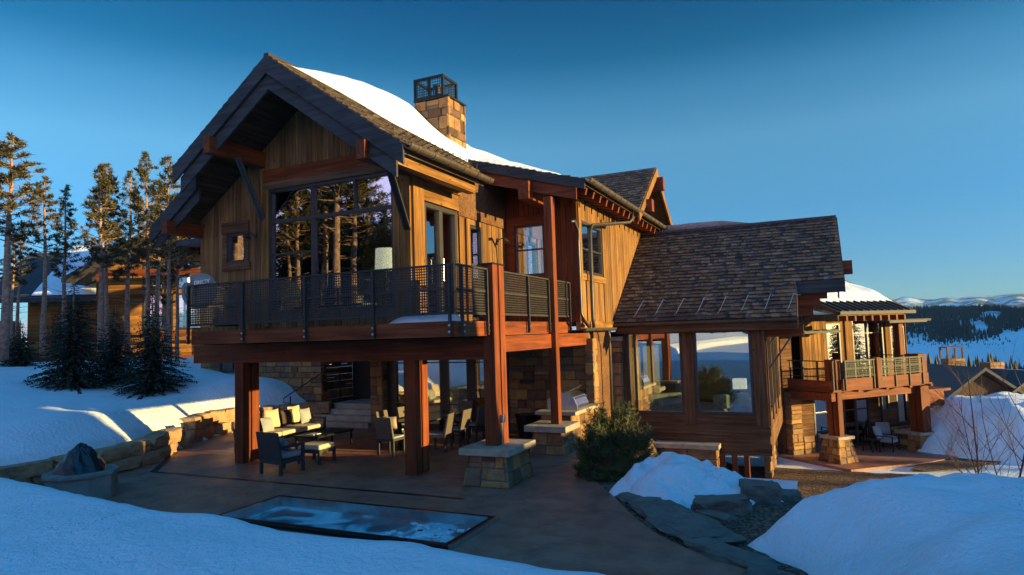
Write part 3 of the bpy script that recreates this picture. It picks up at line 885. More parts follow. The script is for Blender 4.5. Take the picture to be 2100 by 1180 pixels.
# shingles: right slope below the snow, strips elsewhere
mb = MB()
shingles(mb, fRS, lambda t: 10.46, lambda t: 14.04, -0.04, tm + .1, .19, .22, R3)
shingles(mb, fRS, lambda t: 10.46, lambda t: 27, tm + .1, LR, .19, .22, R3)
shingles(mb, fLS, lambda t: 10.46, lambda t: 13.0, 0, LL, .22, .3, R3)
shingles(mb, fLS2, lambda t: 11.11, lambda t: 14.0, -0.04, LL2, .22, .3, R3)
mb.box(RX - .07, RX + .07, 10.46, YE, RZ - .02, RZ + .05)
mb.build('shingles', M['shingle'], house)
# second, shallower roof over the corner deck and long wall
x2h, z2h, x2l, z2l = -8.45, roof_z(-8.45) + .03, -5.0, 6.70
L2, f2 = slope_plane(x2h, x2l, z2h, z2l)
mb = MB(); slab(mb, f2, 15.35, 26.0, 0, L2, .12); mb.build('lower_roof', M['soffit'], house)
mb = MB(); shingles(mb, f2, lambda t: 15.32, lambda t: 26.0, 0, L2, .2, .25, R3); mb.build('shingles', M['shingle'], house)

# barge boards: outer board and lower inner board
def barge(x0, z0, x1, z1, y, th, dz0, dz1, name, mat=None):
    mb = MB(); mb.prism([(x0, y, z0 + dz0), (x1, y, z1 + dz0), (x1, y, z1 - dz1), (x0, y, z0 - dz1)], (0, th, 0))
    return mb.build(name, mat or M['barge'], house)
for sx, zz in ((xe, ze), (xl, roof_z(xl))):
    barge(RX, RZ, sx, zz, 10.44, .055, 0.0, 0.40, 'barge_board')
    fx = .94
    barge(RX, RZ - .402, lerp(RX, sx, fx), lerp(RZ, zz, fx) - .402, 10.52, .05, 0.02, 0.34, 'barge_board')
barge(xl - .01, roof_z(xl), xl2, roof_z(xl2), 11.09, .055, 0.0, 0.40, 'barge_board')
barge(xl, roof_z(xl) - .402, xl2 + .12, roof_z(xl2 + .12) - .402, 11.17, .05, 0.02, 0.26, 'barge_board')
# rake of the shallow roof
barge(x2h + .3, z2h - .10, x2l, z2l, 15.29, .055, 0.0, 0.24, 'barge_board')
barge(x2h + .5, z2h - .40, x2l + .25 - .5, z2l - .16, 15.36, .05, 0.02, 0.30, 'barge_board', M['timber_x'])

# beams that carry the overhang
part('outrigger_beam', M['timber_y'], house, (-12.36, -12.16, 10.34, 12.0, 7.24, 7.62))
part('outrigger_beam', M['timber_y'], house, (-8.10, -7.90, 10.36, 12.0, 6.50, 6.88))
part('outrigger_beam', M['timber_y'], house, (-14.55, -14.35, 10.95, 14.0, 5.68, 6.0))
part('outrigger_beam', M['timber_y'], house, (-6.72, -6.43, 15.1, 16.8, 6.36, 6.82))
for a, b_ in (((-12.05, 11.0, 7.24), (-12.25, 11.97, 5.90)), ((-7.83, 11.0, 6.50), (-8.03, 11.97, 5.28))):
    mb = MB(); a = Vector(a); b_ = Vector(b_); mb.bar(a, b_, .03, .11, (1, 0, 0)); mb.bar(a + Vector((.06, 0, 0)), b_ + Vector((.06, 0, 0)), .03, .11, (1, 0, 0))
    mb.build('knee_brace', M['steel'], house)
# eave box under the main gutter
part('eave_box', M['trim_y'], house, (-7.46, -7.26, 10.58, 13.78, 6.34, 6.60), (-7.5, -7.235, 10.55, 13.8, 6.602, 6.66))
part('eave_soffit', M['soffit'], house, (-7.92, -7.47, 10.58, 14.0, 6.46, 6.52))
part('frieze_board', M['siding_x'], house, (XR + .012, XR + .05, 14.05, 16.78, 5.92, 7.3))
# gutters
def gutter(name, x, z, y0, y1, r=.085, parent=house, axis='y'):
    mb = MB(); n = 8
    prof = [(r * math.cos(PI + PI * k / n), r * math.sin(PI + PI * k / n)) for k in range(n + 1)]
    prof = prof + [(p[0] * .82, p[1] * .82 + .001) for p in prof[::-1]]
    prof = [(prof[0][0], .02)] + prof[:n + 1] + [(prof[n][0] + .012, .02)] + prof[n + 1:]
    mb.prism([(x + a, y0, z + c) for a, c in prof], (0, y1 - y0, 0)) if axis == 'y' else mb.prism([(y0, x - a, z + c) for a, c in prof], (y1 - y0, 0, 0))
    k = y0 + .25
    while k < y1:
        pr = [(1.14 * r * math.cos(PI + PI * q / n), 1.14 * r * math.sin(PI + PI * q / n)) for q in range(n + 1)]
        pr += [(p[0] * .86, p[1] * .86) for p in pr[::-1]]
        if axis == 'y': mb.prism([(x + a, k, z + c) for a, c in pr], (0, .035, 0))
        else: mb.prism([(k, x - a, z + c) for a, c in pr], (.035, 0, 0))
        k += .62
    return mb.build(name, M['copper'], parent)
gutter('gutter', xe + .10, ze + .0, 10.47, 14.02, .09)
gutter('gutter', x2l + .10, z2l + .0, 15.30, 26.0, .085)
# rafter tails
y = 15.75; k = 0
while y < 25.8:
    mb = MB(); t0 = .05
    mb.hexa([f2(y - .05, t0, -.32), f2(y + .05, t0, -.32), f2(y + .05, 1.2, -.32), f2(y - .05, 1.2, -.32),
             f2(y - .05, t0, -.122), f2(y + .05, t0, -.122), f2(y + .05, 1.2, -.122), f2(y - .05, 1.2, -.122)])
    mb.build('rafter_tail', M['timber_x'], house); y += .60
# snow guards (bent wires) near the big eave
for i in range(12):
    mb = MB(); yy = 10.9 + i * .27 + R3.uniform(-.05, .05)
    a = Vector(fRS(yy, .30, .04)); t = Vector(fRS(yy + .05, .42, .22)); b_ = Vector(fRS(yy + .12, .62, .05))
    mb.tube([a, t, b_], .010, 5); mb.build('snow_guard', M['black'], house)

# snow lying on the roofs: lofted body following the slope
def roofsnow(name, f, s0, s1, t0, t1, thick, ns=40, nt_=18, parent=house, amp=.07, seed=0, lo=None):
    vs = []; 
    for i in range(ns + 1):
        s = lerp(s0, s1, i / ns)
        for j in range(nt_ + 1):
            tl = t0 + (lo(s) if lo else 0)
            t = lerp(tl, t1, j / nt_)
            e = min(1, j / nt_ * 5, ) * min(1, (i / ns) * 9 + .0) * min(1, (1 - i / ns) * 9)
            d = thick(s, j / nt_) * (e ** .5) + amp * N(s, t, seed, .9) * e + .02 * N(s, t, seed, 4) * e
            ws = .08 * N(s, t, seed + 4, 1.5)
            vs.append(f(s + ws * e, t + (0.05 * N(s, 0, seed, 3) if j == 0 else 0), .045 + max(0.0, d)))
    fs = []
    w_ = nt_ + 1
    for i in range(ns):
        for j in range(nt_): fs.append((i * w_ + j, (i + 1) * w_ + j, (i + 1) * w_ + j + 1, i * w_ + j + 1))
    mb = MB(); mb.add(vs, fs)
    # underside
    base = [f(lerp(s0, s1, i / ns), t0 if j == 0 else t1, .02) for i in (0, ns) for j in (0, 1)]
    return mb.build(name, M['snow'], parent, smooth=True)

# --- snow on the big roof (a body over the ridge)
def snow_lo(y):       # x of the lower edge on the right slope
    L = [(10.9, -10.5), (11.6, -10.35), (12.3, -9.95), (12.8, -9.0), (13.9, -8.7), (15.2, -8.3), (16, -7.9), (30, -7.9)]
    for (ya, xa), (yb, xb) in zip(L, L[1:]):
        if ya <= y <= yb: return lerp(xa, xb, (y - ya) / (yb - ya))
    return -10.5
def snow_pk(y):
    L = [(10.9, .02), (11.45, .14), (13, .50), (14, .64), (15.1, .72), (16.1, .68), (17.2, .52), (19.5, .30), (20.8, .45), (23.3, .6), (30, .6)]
    for (ya, xa), (yb, xb) in zip(L, L[1:]):
        if ya <= y <= yb: return lerp(xa, xb, (y - ya) / (yb - ya))
    return .02
vs = []; fs = []; ny, nx = 70, 34
for i in range(ny + 1):
    y = lerp(10.9, 26.5, i / ny); a = snow_lo(y) + .05 * N(y, 0, 3, 2.5); b_ = -13.2 + .2 * N(y, 4, 0, .8) if y > 12 else lerp(-10.7, -13.2, ss((y - 10.9) / 1.1))
    for j in range(nx + 1):
        x = lerp(a, b_, j / nx)
        e = min(1, (a - x) / .22, (x - b_) / .3); e = max(0, e) ** .5
        d = snow_pk(y) * (0.42 + 0.58 * ss(1 - abs(x - RX + .2) / 1.7)) * e + .02 * N(x, y, 0, 2) * e
        vs.append((x, y, roof_z(x) * 1.0 + .055 + max(0, d) - (.10 * max(0, 1 - abs(x - RX) / .3) * e)))
w_ = nx + 1
for i in range(ny):
    for j in range(nx): fs.append((i * w_ + j, (i + 1) * w_ + j, (i + 1) * w_ + j + 1, i * w_ + j + 1))
mb = MB(); mb.add(vs, fs); sn = mb.build('roof_snow', M['snow'], smooth=True)
tag(sn, 'thick smooth white snow lying over the ridge of the big gable roof', 'snow')
# snow on the shallow roof: starts at its top and thins towards the rake
sn = roofsnow('roof_snow', f2, 15.6, 25.5, .7, L2 - .05, lambda s, q: (.16 + .22 * q) * (1 - .25 * ss((s - 19) / 3)), 40, 16, None, .04, 3)
tag(sn, 'thin crusted snow on the shallow roof behind the stone chimney', 'snow')

# --- chimney
cx0, cx1, cy0, cy1, cz0, cz1 = -10.2, -9.05, 15.72, 16.75, 7.6, 9.70
mb = MB(); mb.box(cx0 + .06, cx1 - .06, cy0 + .06, cy1 - .06, cz0, cz1 - .02)
mb.build('chimney_core', M['mortar'], house)
mb = MB()
ashlar(mb, lambda s, z, d: (s, cy0 + .05 - d, z), cx0, cx1, cz0, cz1, (), .22, .42, .04, R3, .3, .6)
ashlar(mb, lambda s, z, d: (cx1 - .05 + d, s, z), cy0, cy1, cz0, cz1, (), .2, .4, .04, R3, .25, .55)
ashlar(mb, lambda s, z, d: (cx0 + .05 - d, s, z), cy0, cy1, cz0, cz1, (), .2, .4, .04, R3)
ashlar(mb, lambda s, z, d: (s, cy1 - .05 + d, z), cx0, cx1, cz0, cz1, (), .2, .4, .04, R3)
ch = mb.build('chimney', M['ashlar'], house)
part('chimney_lid', M['black'], ch, (cx0 - .01, cx1 + .01, cy0 - .01, cy1 + .01, cz1 + .001, cz1 + .05))
def cage(parent, x0, x1, y0, y1, z0, z1, r=.035):
    mb = MB()
    for x in (x0, x1):
        for y in (y0, y1): mb.box(x - r, x + r, y - r, y + r, z0, z1)
    for z in (z0 + r, z1 - r):
        for y in (y0, y1): mb.box(x0 + r, x1 - r, y - r + .003, y + r - .003, z - r, z + r)
        for x in (x0, x1): mb.box(x - r + .003, x + r - .003, y0 + r, y1 - r, z - r, z + r)
    for y in (y0, y1):
        mb.box((x0 + x1) / 2 - .04, (x0 + x1) / 2 + .04, y - .02, y + .02, z0 + .07, z1 - .07)
    fr = mb.build('spark_cage', M['black'], parent)
    mb = MB(); st = .075; t = .006
    for y in (y0, y1):
        x = x0 + st
        while x < x1: mb.box(x - t, x + t, y - .004, y + .004, z0, z1); x += st
        z = z0 + st
        while z < z1: mb.box(x0, x1, y - .005, y + .005, z - t, z + t); z += st
    for x in (x0, x1):
        y = y0 + st
        while y < y1: mb.box(x - .004, x + .004, y - t, y + t, z0, z1); y += st
        z = z0 + st
        while z < z1: mb.box(x - .005, x + .005, y0, y1, z - t, z + t); z += st
    mb.build('cage_mesh', M['black'], fr)
    return fr
cg = cage(ch, cx0 + .03, cx1 - .2, cy0 + .04, cy1 - .22, cz1 + .05, cz1 + .68)
mb = MB(); xm_, ym_ = (cx0 + cx1) / 2 - .05, (cy0 + cy1) / 2 - .05
mb.tube([(xm_, ym_, cz1), (xm_, ym_, cz1 + .5)], .09, 12); mb.tube([(xm_, ym_, cz1 + .5), (xm_, ym_, cz1 + .56)], .13, 12)
mb.build('flue', M['steel'], ch)

# --- cross gable behind (ridge runs towards the sun)
gx, gyr, gzr = -4.9, 23.1, 8.68
fz = 6.78; gy0, gy1 = 20.4, 25.8
Lg = math.hypot(gyr - gy0, gzr - fz); uy, uz = (gyr - gy0) / Lg, (gzr - fz) / Lg
def fG(s, t, d): return (s, gy0 + uy * t - uz * d, fz + uz * t + uy * d)
def fG2(s, t, d): return (s, gy1 - uy * t + uz * d, fz + uz * t + uy * d)
mb = MB(); slab(mb, fG, -9.5, gx, -.25, Lg, .14); slab(mb, fG2, -9.5, gx, -.1, Lg, .14); mb.build('gable_deck', M['soffit'], house)
mb = MB(); shingles(mb, fG, lambda t: -9.5, lambda t: gx + .03, -.25, Lg, .2, .24, R3); shingles(mb, fG2, lambda t: -9.5, lambda t: gx + .03, -.1, Lg, .25, .4, R3)
mb.build('shingles', M['shingle'], house)
mb = MB()
mb.prism([(gx + .002, gyr, gzr - .02), (gx + .002, gy0 - .2, fz - .16), (gx + .002, gy0 - .2, fz - .44), (gx + .002, gyr, gzr - .34)], (.06, 0, 0))
mb.prism([(gx + .002, gyr, gzr - .02), (gx + .002, gy1 + .1, fz - .09), (gx + .002, gy1 + .1, fz - .35), (gx + .002, gyr, gzr - .34)], (.06, 0, 0))
mb.build('barge_board', M['trim_z'], house)
mb = MB(); boards_h(mb, fR(-5.7), gy0 + .3, gy1 - .3, 6.5, 7.1, (), .14, .1, R3)
for k in range(9):
    z = 7.1 + k * .14; wv_ = (gzr - .35 - z) / uz * uy
    if wv_ > .1: boards_h(mb, fR(-5.7), gyr - wv_, gyr + wv_, z, z + .14, (), .14, .1, R3)
mb.build('gable_siding', M['siding_x'], house)
part('outrigger_beam', M['timber_x'], house, (-5.7, gx + .28, gyr - .14, gyr + .14, 7.85, 8.30))
part('outrigger_beam', M['timber_x'], house, (-5.7, gx + .25, gy0 + .75, gy0 + 1.05, 6.80, 7.20))
part('outrigger_beam', M['timber_x'], house, (-5.7, gx + .38, gy1 - .55, gy1 - .2, 6.35, 6.80))

# --- deck
deck = part('deck_floor', M['timber_y'], house, (-13.0, -6.1, 10.6, 11.99, 3.14, 3.20), (-7.9, -6.1, 12.0, 16.78, 3.14, 3.20))
mb = MB(); mb.box(-12.98, -6.05, 10.55, 10.60, 2.925, 3.22); mb.build('fascia', M['timber_x'], house)
mb = MB(); mb.box(-6.10, -6.045, 10.602, 16.78, 2.925, 3.215); mb.build('fascia', M['timber_y'], house)
mb = MB(); mb.box(-13.0, -12.95, 10.602, 12.0, 2.925, 3.21); mb.build('fascia', M['timber_y'], house)
mb = MB(); mb.box(-14.6, -5.92, 11.93, 12.21, 2.44, 2.90); mb.build('main_beam', M['timber_x'], house)
mb = MB(); mb.box(-6.16, -5.98, 12.45, 18.1, 2.57, 2.91); mb.build('side_beam', M['timber_y'], house)
mb = MB()
y = 12.7
for x in frange(-14.3, -6.6, .62): mb.box(x - .04, x + .04, 12.22, 18.0, 2.70, 2.92)
mb.build('joists', M['soffit'], house)
part('ceiling', M['soffit'], house, (-14.5, -6.1, 12.22, 18.5, 2.921, 2.97))
# posts: two timbers side by side
def post(x0, x1, y0, y1, z0, z1, split=True):
    mb = MB()
    if split:
        g = .06; m_ = (y0 + y1) / 2
        mb.box(x0, x1, y0, m_ - g / 2, z0, z1); mb.box(x0, x1, m_ + g / 2, y1, z0, z1)
        mb.box(x0 + .04, x1 - .05, m_ - g / 2 - .002, m_ + g / 2 + .002, z0 + .02, z1 - .02)
    else: mb.box(x0, x1, y0, y1, z0, z1)
    return mb.build('post', M['timber_z'], house, bevel=.008)
post(-13.12, -12.84, 11.9, 12.42, 0, 2.44)
post(-8.19, -7.90, 11.98, 12.5, 0, 2.44)
p3 = post(-6.15, -5.88, 11.82, 12.34, .73, 4.37)
part('post_cap', M['black'], p3, (-6.17, -5.86, 11.80, 12.36, 4.371, 4.40))
p4 = post(-6.07, -5.86, 15.18, 15.40, .70, 6.36, False)
part('post_bracket', M['black'], house, (-13.0, -12.833, 11.905, 11.93, .03, .4))
# electrical outlet and conduit on the near post
mb = MB(); mb.box(-5.879, -5.80, 11.95, 12.07, 1.18, 1.33); ob = mb.build('outlet_box', M['galv'], p3, bevel=.006)
mb = MB(); mb.tube([(-5.86, 12.0, .74), (-5.86, 12.0, 1.18)], .012); mb.build('conduit', M['galv'], ob)

# plinths
def plinth(parent, x0, x1, y0, y1, z0, z1, capz, over=.10, tap=.12, name='stone_plinth', rn=R3, local=False):
    h = z1 - z0
    def q(z): return tap * (z - z0) / h
    mb = MB(); e = .04
    mb.hexa([(x0 + e, y0 + e, z0), (x1 - e, y0 + e, z0), (x1 - e, y1 - e, z0), (x0 + e, y1 - e, z0),
             (x0 + tap + e, y0 + tap + e, z1), (x1 - tap - e, y0 + tap + e, z1), (x1 - tap - e, y1 - tap - e, z1), (x0 + tap + e, y1 - tap - e, z1)])
    co_ = mb.build('plinth_core', M['mortar'], parent, world=not local)
    mb = MB()
    def mk(a0, a1, fn):
        ashlar(mb, fn, 0, 1, z0, z1, (), .18, .36, .03, rn, .3, .55, .03)
    def side(w_, fn):
        def g(s, z, d):
            s_ = s / w_
            return fn(s_, z, d)
        ashlar(mb, g, 0, w_, z0, z1, (), .18, .36, .03, rn, .25, .5, .03)
    side(x1 - x0, lambda s, z, d: (lerp(x0 + q(z), x1 - q(z), s), y0 + q(z) + .03 - d, z))
    side(x1 - x0, lambda s, z, d: (lerp(x0 + q(z), x1 - q(z), s), y1 - q(z) - .03 + d, z))
    side(y1 - y0, lambda s, z, d: (x1 - q(z) - .03 + d, lerp(y0 + q(z), y1 - q(z), s), z))
    side(y1 - y0, lambda s, z, d: (x0 + q(z) + .03 - d, lerp(y0 + q(z), y1 - q(z), s), z))
    pl = mb.build(name, M['ashlar'], parent, world=not local)
    mb = MB(); mb.box(x0 + tap - over, x1 - tap + over, y0 + tap - over, y1 - tap + over, z1 + .001, capz)
    c = mb.build('cap_stone', M['cap'], parent, world=not local, bevel=.015)
    return pl
plinth(house, -6.50, -5.48, 11.42, 12.72, 0, .60, .735, .13, .10)
plinth(house, -6.55, -5.62, 14.86, 15.75, 0, .55, .70, .16, .08)

# --- railings
def rail_panel(P, a, b_, z0, z1, mid=True, mesh=True, pr=.0, post_at=(), cell=.052, wire=.011, post_low=None, mat=None):
    a = Vector(a); b_ = Vector(b_); L = (b_ - a).length; d = (b_ - a) / L
    n = Vector((d.y, -d.x, 0))
    mat = mat or M['railmetal']
    def at(s, z, o=0): p = a + d * s + n * o; return Vector((p.x, p.y, z))
    mb = MB()
    mb.bar(at(0, z1), at(L, z1), .07, .035); mb.bar(at(0, z0), at(L, z0), .035, .035)
    if mid: mb.bar(at(0, (z0 + z1) / 2), at(L, (z0 + z1) / 2), .034, .04)
    rail = mb.build('railing', mat, P)
    if mesh:
        mb = MB(); s = cell / 2
        while s < L: mb.bar(at(s, z0), at(s, z1), wire, .006 if abs(d.x) < .5 else .006, (n.x, n.y, 0)); s += cell
        z = z0 + cell / 2
        while z < z1: mb.bar(at(0, z, .004), at(L, z, .004), .006, wire); z += cell
        mb.build('wire_mesh', mat, rail)
    for s in post_at:
        mb = MB(); lo_ = post_low if post_low is not None else z0
        mb.bar(at(s, lo_, .035), at(s, z1 - .018, .035), .045, .06, (n.x, n.y, 0))
        q = mb.build('rail_post', mat, rail)
        if post_low is not None:
            mb = MB()
            for zz in (lo_ + .08, lo_ + .20):
                c = at(s, zz, .06); mb.tube([c, c + n * .02], .022, 8)
            mb.build('bolts', M['galv'], q)
    return rail
zr0, zr1 = 3.36, 4.27
rail_panel(house, (-13.05, 10.52, 0), (-6.05, 10.52, 0), zr0, zr1, post_at=(.04, 1.74, 3.49, 5.21, 6.93), post_low=2.94, wire=.020)
rail_panel(house, (-6.02, 10.6, 0), (-6.02, 11.80, 0), zr0, zr1, post_at=(.12, 1.14), post_low=2.94, wire=.014)
rail_panel(house, (-6.02, 12.38, 0), (-6.02, 15.16, 0), zr0, zr1, post_at=(1.45, 2.72), post_low=2.96)
rail_panel(house, (-6.02, 15.42, 0), (-6.02, 16.72, 0), zr0, zr1, post_at=(1.2,), post_low=2.96)
rail_panel(house, (-13.05, 11.95, 0), (-13.05, 10.56, 0), zr0, zr1, post_at=())
# deck snow
def dsn(x, y):
    r = math.hypot((x + 6.95) / .95, (y - 11.0) / .42) + .1 * N(x, y, 0, 3)
    return 3.19 + .17 * ss((1.05 - r) / .5) + .02 * N(x, y, 5, 6)
o = hfield('deck_snow', frange(-8.1, -6.12, .08), frange(10.62, 11.9, .08), dsn, M['snow'], None)
tag(o, 'small patch of snow left on the front corner of the raised deck', 'snow')

# --- downspouts
mb = MB()
mb.tube([(-5.63, 15.95, 5.80), (-5.60, 16.15, 5.84), (-5.60, 16.40, 5.62), (-5.60, 16.45, 5.2), (-5.60, 16.45, 3.45), (-5.58, 16.55, 3.25), (-5.58, 16.95, 3.08)], .045, 8)
mb.build('downspout', M['steel'], house, smooth=True)
mb = MB()
mb.tube([(-4.92, 19.65, 6.66), (-4.92, 19.65, 6.35), (-5.0, 19.5, 6.22), (-5.56, 17.55, 5.92), (-5.60, 17.40, 5.75), (-5.60, 17.40, 3.3), (-5.60, 17.45, 3.05)], .05, 8)
mb.build('downspout', M['steel'], house, smooth=True)
gutter('gutter', -5.60, 3.02, 16.6, 19.5, .07)
mb = MB(); mb.tube([(-5.58, 18.75, 2.95), (-5.58, 18.85, 2.72), (-5.62, 19.0, 2.5), (-5.64, 19.0, .1)], .045, 8)
mb.build('downspout', M['steel'], house, smooth=True)

# --- wall lamps
def wall_lamp(x, y, z, face='x'):
    mb = MB()
    d = Vector((1, 0, 0)) if face == 'x' else Vector((0, -1, 0)); c = Vector((x, y, z))
    mb.tube([c, c + d * .03], .06, 12); mb.tube([c + d * .03, c + d * .20 + Vector((0, 0, .06)), c + d * .24 + Vector((0, 0, .02))], .014, 6)
    mb.tube([c + d * .24 + Vector((0, 0, .03)), c + d * .25 + Vector((0, 0, -.01)), c + d * .27 + Vector((0, 0, -.09))], [.025, .05, .11], 14)
    return mb.build('wall_lamp', M['steel'], house, smooth=False)
wall_lamp(XR + .02, 16.25, 5.55)
wall_lamp(-12.5, YF - .02, 5.58, 'y')

# --- lower storey under the deck
YL = 18.1
f = fF(YL)
mb = MB(); mb.box(-8.5, -6.0, YL + .02, YL + .25, 0, 3.0); mb.build('wall_core', M['mortar'], house)
mb = MB(); ashlar(mb, f, -8.55, -6.06, 0, 2.92, (), .16, .36, .03, R3, .25, .6)
mb.build('stone_wall', M['ashlar'], house)
mb = MB()
ashlar(mb, fF(17.9), -6.06, -5.78, 0, 2.75, (), .25, .4, .25, R3, .3, .4, .02)
ashlar(mb, fR(-5.80), 17.9, 18.3, 0, 2.75, (), .25, .4, .2, R3, .3, .45, .02)
mb.build('stone_pillar', M['ashlar'], house)
mb = MB()
ashlar(mb, fF(20.1), -5.98, -5.62, 0, 2.62, (), .25, .4, .25, R3, .36, .4, .02)
ashlar(mb, fL(-5.98), 20.1, 20.36, 0, 2.62, (), .25, .4, .2, R3, .3, .45, .02)
mb.build('stone_pillar', M['ashlar'], house)
part('pillar_cap', M['cap'], house, (-6.04, -5.58, 20.02, 20.38, 2.622, 2.75))
part('side_wall', M['siding_x'], house, (-5.99, -5.9, 18.32, 20.1, 0, 2.98))
# french doors
doors = [(-12.75, -11.85), (-11.78, -10.88), (-10.8, -9.9), (-9.82, -8.95)]
for a, b_ in doors:
    d = window(house, f, a, b_, .05, 2.62, hs=[(.78, .035), (2.1, .035)], fw=.11, dep=.07, name='french_door')
    mb = MB(); mb.tube([(b_ - .06, YL - .03, 1.02), (b_ - .06, YL - .08, 1.02), (b_ - .16, YL - .08, 1.02)], .012, 6); mb.build('handle', M['galv'], d)
part('door_frame', M['framedark'], house, *[(b_ + .0, b_ + (.08 if b_ < -9 else .40), YL - .01, YL + .1, 0, 2.62) for a, b_ in doors],
     (-12.99, -12.75, YL - .01, YL + .1, 0, 2.62), (-12.99, -8.55, YL - .012, YL + .1, 2.622, 2.92), (-12.98, -8.56, YL - .005, YL + .12, 0, .045))
mb = MB(); mb.box(-13.46, -13.02, 17.84, 18.5, 0, 2.9); mb.build('wall_core', M['mortar'], house)
mb = MB()
ashlar(mb, fF(17.82), -13.5, -13.0, 0, 2.92, (), .22, .4, .03, R3, .25, .5); ashlar(mb, fR(-13.0), 17.83, 18.09, 0, 2.92, (), .22, .4, .03, R3, .2, .3, .02)
ashlar(mb, fL(-13.5), 17.83, 20.3, 0, 2.92, (), .22, .4, .03, R3, .3, .5, .02)
mb.build('stone_pillar', M['ashlar'], house)
# steps up to the side entrance
st = MB()
for k in range(4): st.box(-15.75, -13.54, 17.7 + k * .33, 20.3 if k == 3 else 17.7 + (k + 1) * .33 + .02, 0, .17 * (k + 1) - .0005 * k)
st.build('steps', M['cap'], house, bevel=.012)
f = fF(20.3)
mb = MB(); mb.box(-16.2, -15.0, 20.3, 20.5, .6, 2.92); mb.box(-15.0, -13.5, 20.31, 20.5, 2.75, 2.92); mb.build('entry_wall', M['framedark'], house)
window(house, f, -14.98, -14.5, .70, 2.74, hs=[2.0], fw=.07, name='entry_door', label='narrow dark sidelight beside the entrance')
window(house, f, -14.46, -13.52, .70, 2.74, hs=[2.0], vs=[(-14.0, .09)], fw=.07, name='entry_door')
# stone wall left of the steps, with a small window
f = fF(18.6)
mb = MB(); mb.box(-22.3, -16.25, 18.63, 18.9, -.2, 3.0); mb.build('wall_core', M['mortar'], house)
mb = MB(); lw = (-21.3, -19.95, 1.78, 2.85)
ashlar(mb, f, -22.35, -16.2, 0, 3.0, [lw], .18, .36, .03, R3, .3, .7); ashlar(mb, fR(-16.2), 18.62, 20.3, .3, 2.92, (), .18, .36, .03, R3, .3, .7, .02)
mb.build('stone_wall', M['ashlar'], house)
window(house, f, *lw, fw=.09, vs=[-20.6], name='cellar_window', mat=M['framedark'])
mb = MB(); fbox(mb, f, -21.5, -19.8, 1.60, 1.775, .05, .16); mb.build('sill', M['cap'], house)
mb = MB(); planks(mb, f, -22.35, -14.3, 3.0, 6.95, [(-22.1, -21.3, 4.6, 6.4)], .2, .14, R3); mb.build('rear_wall', M['siding'], house)
window(house, f, -22.1, -21.3, 4.6, 6.4, fw=.08, name='rear_window')
mb = MB(); planks(mb, fL(-22.35), 18.6, 26, 0, 6.95, (), .3, .14, R3); mb.build('rear_wall', M['siding'], house)
mb = MB(); mb.hexa([(-22.9, 17.9, 6.85), (-13.3, 17.9, 6.85), (-13.3, 27, 7.5), (-22.9, 27, 7.5), (-22.9, 17.9, 7.05), (-13.3, 17.9, 7.05), (-13.3, 27, 7.7), (-22.9, 27, 7.7)])
mb.build('rear_roof', M['ridge'], house)
mb = MB(); mb.hexa([(-22.7, 18.2, 7.08), (-13.8, 18.2, 7.08), (-13.8, 26.9, 7.71), (-22.7, 26.9, 7.71), (-22.6, 18.5, 7.30), (-13.8, 18.5, 7.30), (-13.8, 26.8, 7.95), (-22.6, 26.8, 7.95)])
sn = mb.build('roof_snow', M['snow'], bevel=.1); tag(sn, 'snow layer on the low rear roof left of the big gable', 'snow')
# left wall of the upper gable block and shell closing
mb = MB(); planks(mb, fL(-14.45), 12.0, 18.6, 2.44, 6.1, (), .2, .12, R3); mb.build('left_wall', M['siding'], house)
# handrail
mb = MB()
mb.tube([(-16.75, 17.6, .0), (-16.75, 17.6, 1.02)], .022, 6)
mb.tube([(-16.75, 17.6, .78), (-16.98, 17.52, .80), (-16.98, 17.52, .95), (-16.75, 17.6, 1.10), (-15.9, 18.3, 1.80), (-15.9, 19.2, 1.82)], .022, 6)
mb.tube([(-15.9, 19.2, .68), (-15.9, 19.2, 1.82)], .022, 6)
h_ = mb.build('handrail', M['black']); tag(h_, 'black bent metal handrail beside the snow at the stone steps', 'handrail')

# --- interiors that show through the glass
inn = part('indoor_floor', M['floor_in'], house, (-14.3, -8.08, 12.15, 18.4, 3.10, 3.215), (-8.08, -6.0, 16.95, 18.0, 3.10, 3.215))
part('indoor_walls', M['wall_in'], house, (-14.3, -8.08, 18.4, 18.5, 3.2, 7.3), (-14.32, -14.25, 12.15, 18.4, 3.2, 6.1))
part('indoor_ceiling', M['soffit'], house, (-14.0, -8.08, 12.15, 18.5, 7.1, 7.2))
part('indoor_floor', M['floor_in'], house, (-16.2, -6.0, 18.2, 24.0, -.05, .02))
part('indoor_walls', M['wall_in'], house, (-13.4, -6.0, 24.0, 24.1, 0, 2.9), (-13.5, -13.4, 20.5, 24.1, 0, 2.9), (-8.4, -8.3, 18.3, 24.0, 0, 2.9), (-10.2, -10.1, 21.2, 24.0, 0, 2.9))
part('indoor_ceiling', M['wall_in'], house, (-13.4, -6.0, 18.25, 24.0, 2.85, 2.9))
sh = thing('kitchen_shelf', 'lit wooden kitchen shelf seen through the french doors', 'shelf', (-9.2, 23.6, 0))
part('board', M['trim_x'], sh, *[(-9.9, -8.45, 23.55, 23.95, z, z + .05) for z in (.5, 1.0, 1.45, 1.9, 2.3)], (-9.92, -9.88, 23.55, 23.95, 0, 2.4))
part('light_strip', M['warmglow'], sh, *[(-9.85, -8.5, 23.7, 23.75, z - .03, z - .005) for z in (1.0, 1.45, 1.9, 2.3)])
mbp = MB()
for z in (1.05, 1.5, 1.95):
    for k in range(7):
        x = -9.75 + k * .19; hh = R3.uniform(.12, .26); mbp.tube([(x, 23.7, z + .001), (x, 23.7, z + hh)], R3.uniform(.03, .06), 8)
mbp.build('jars', M['white'], sh)
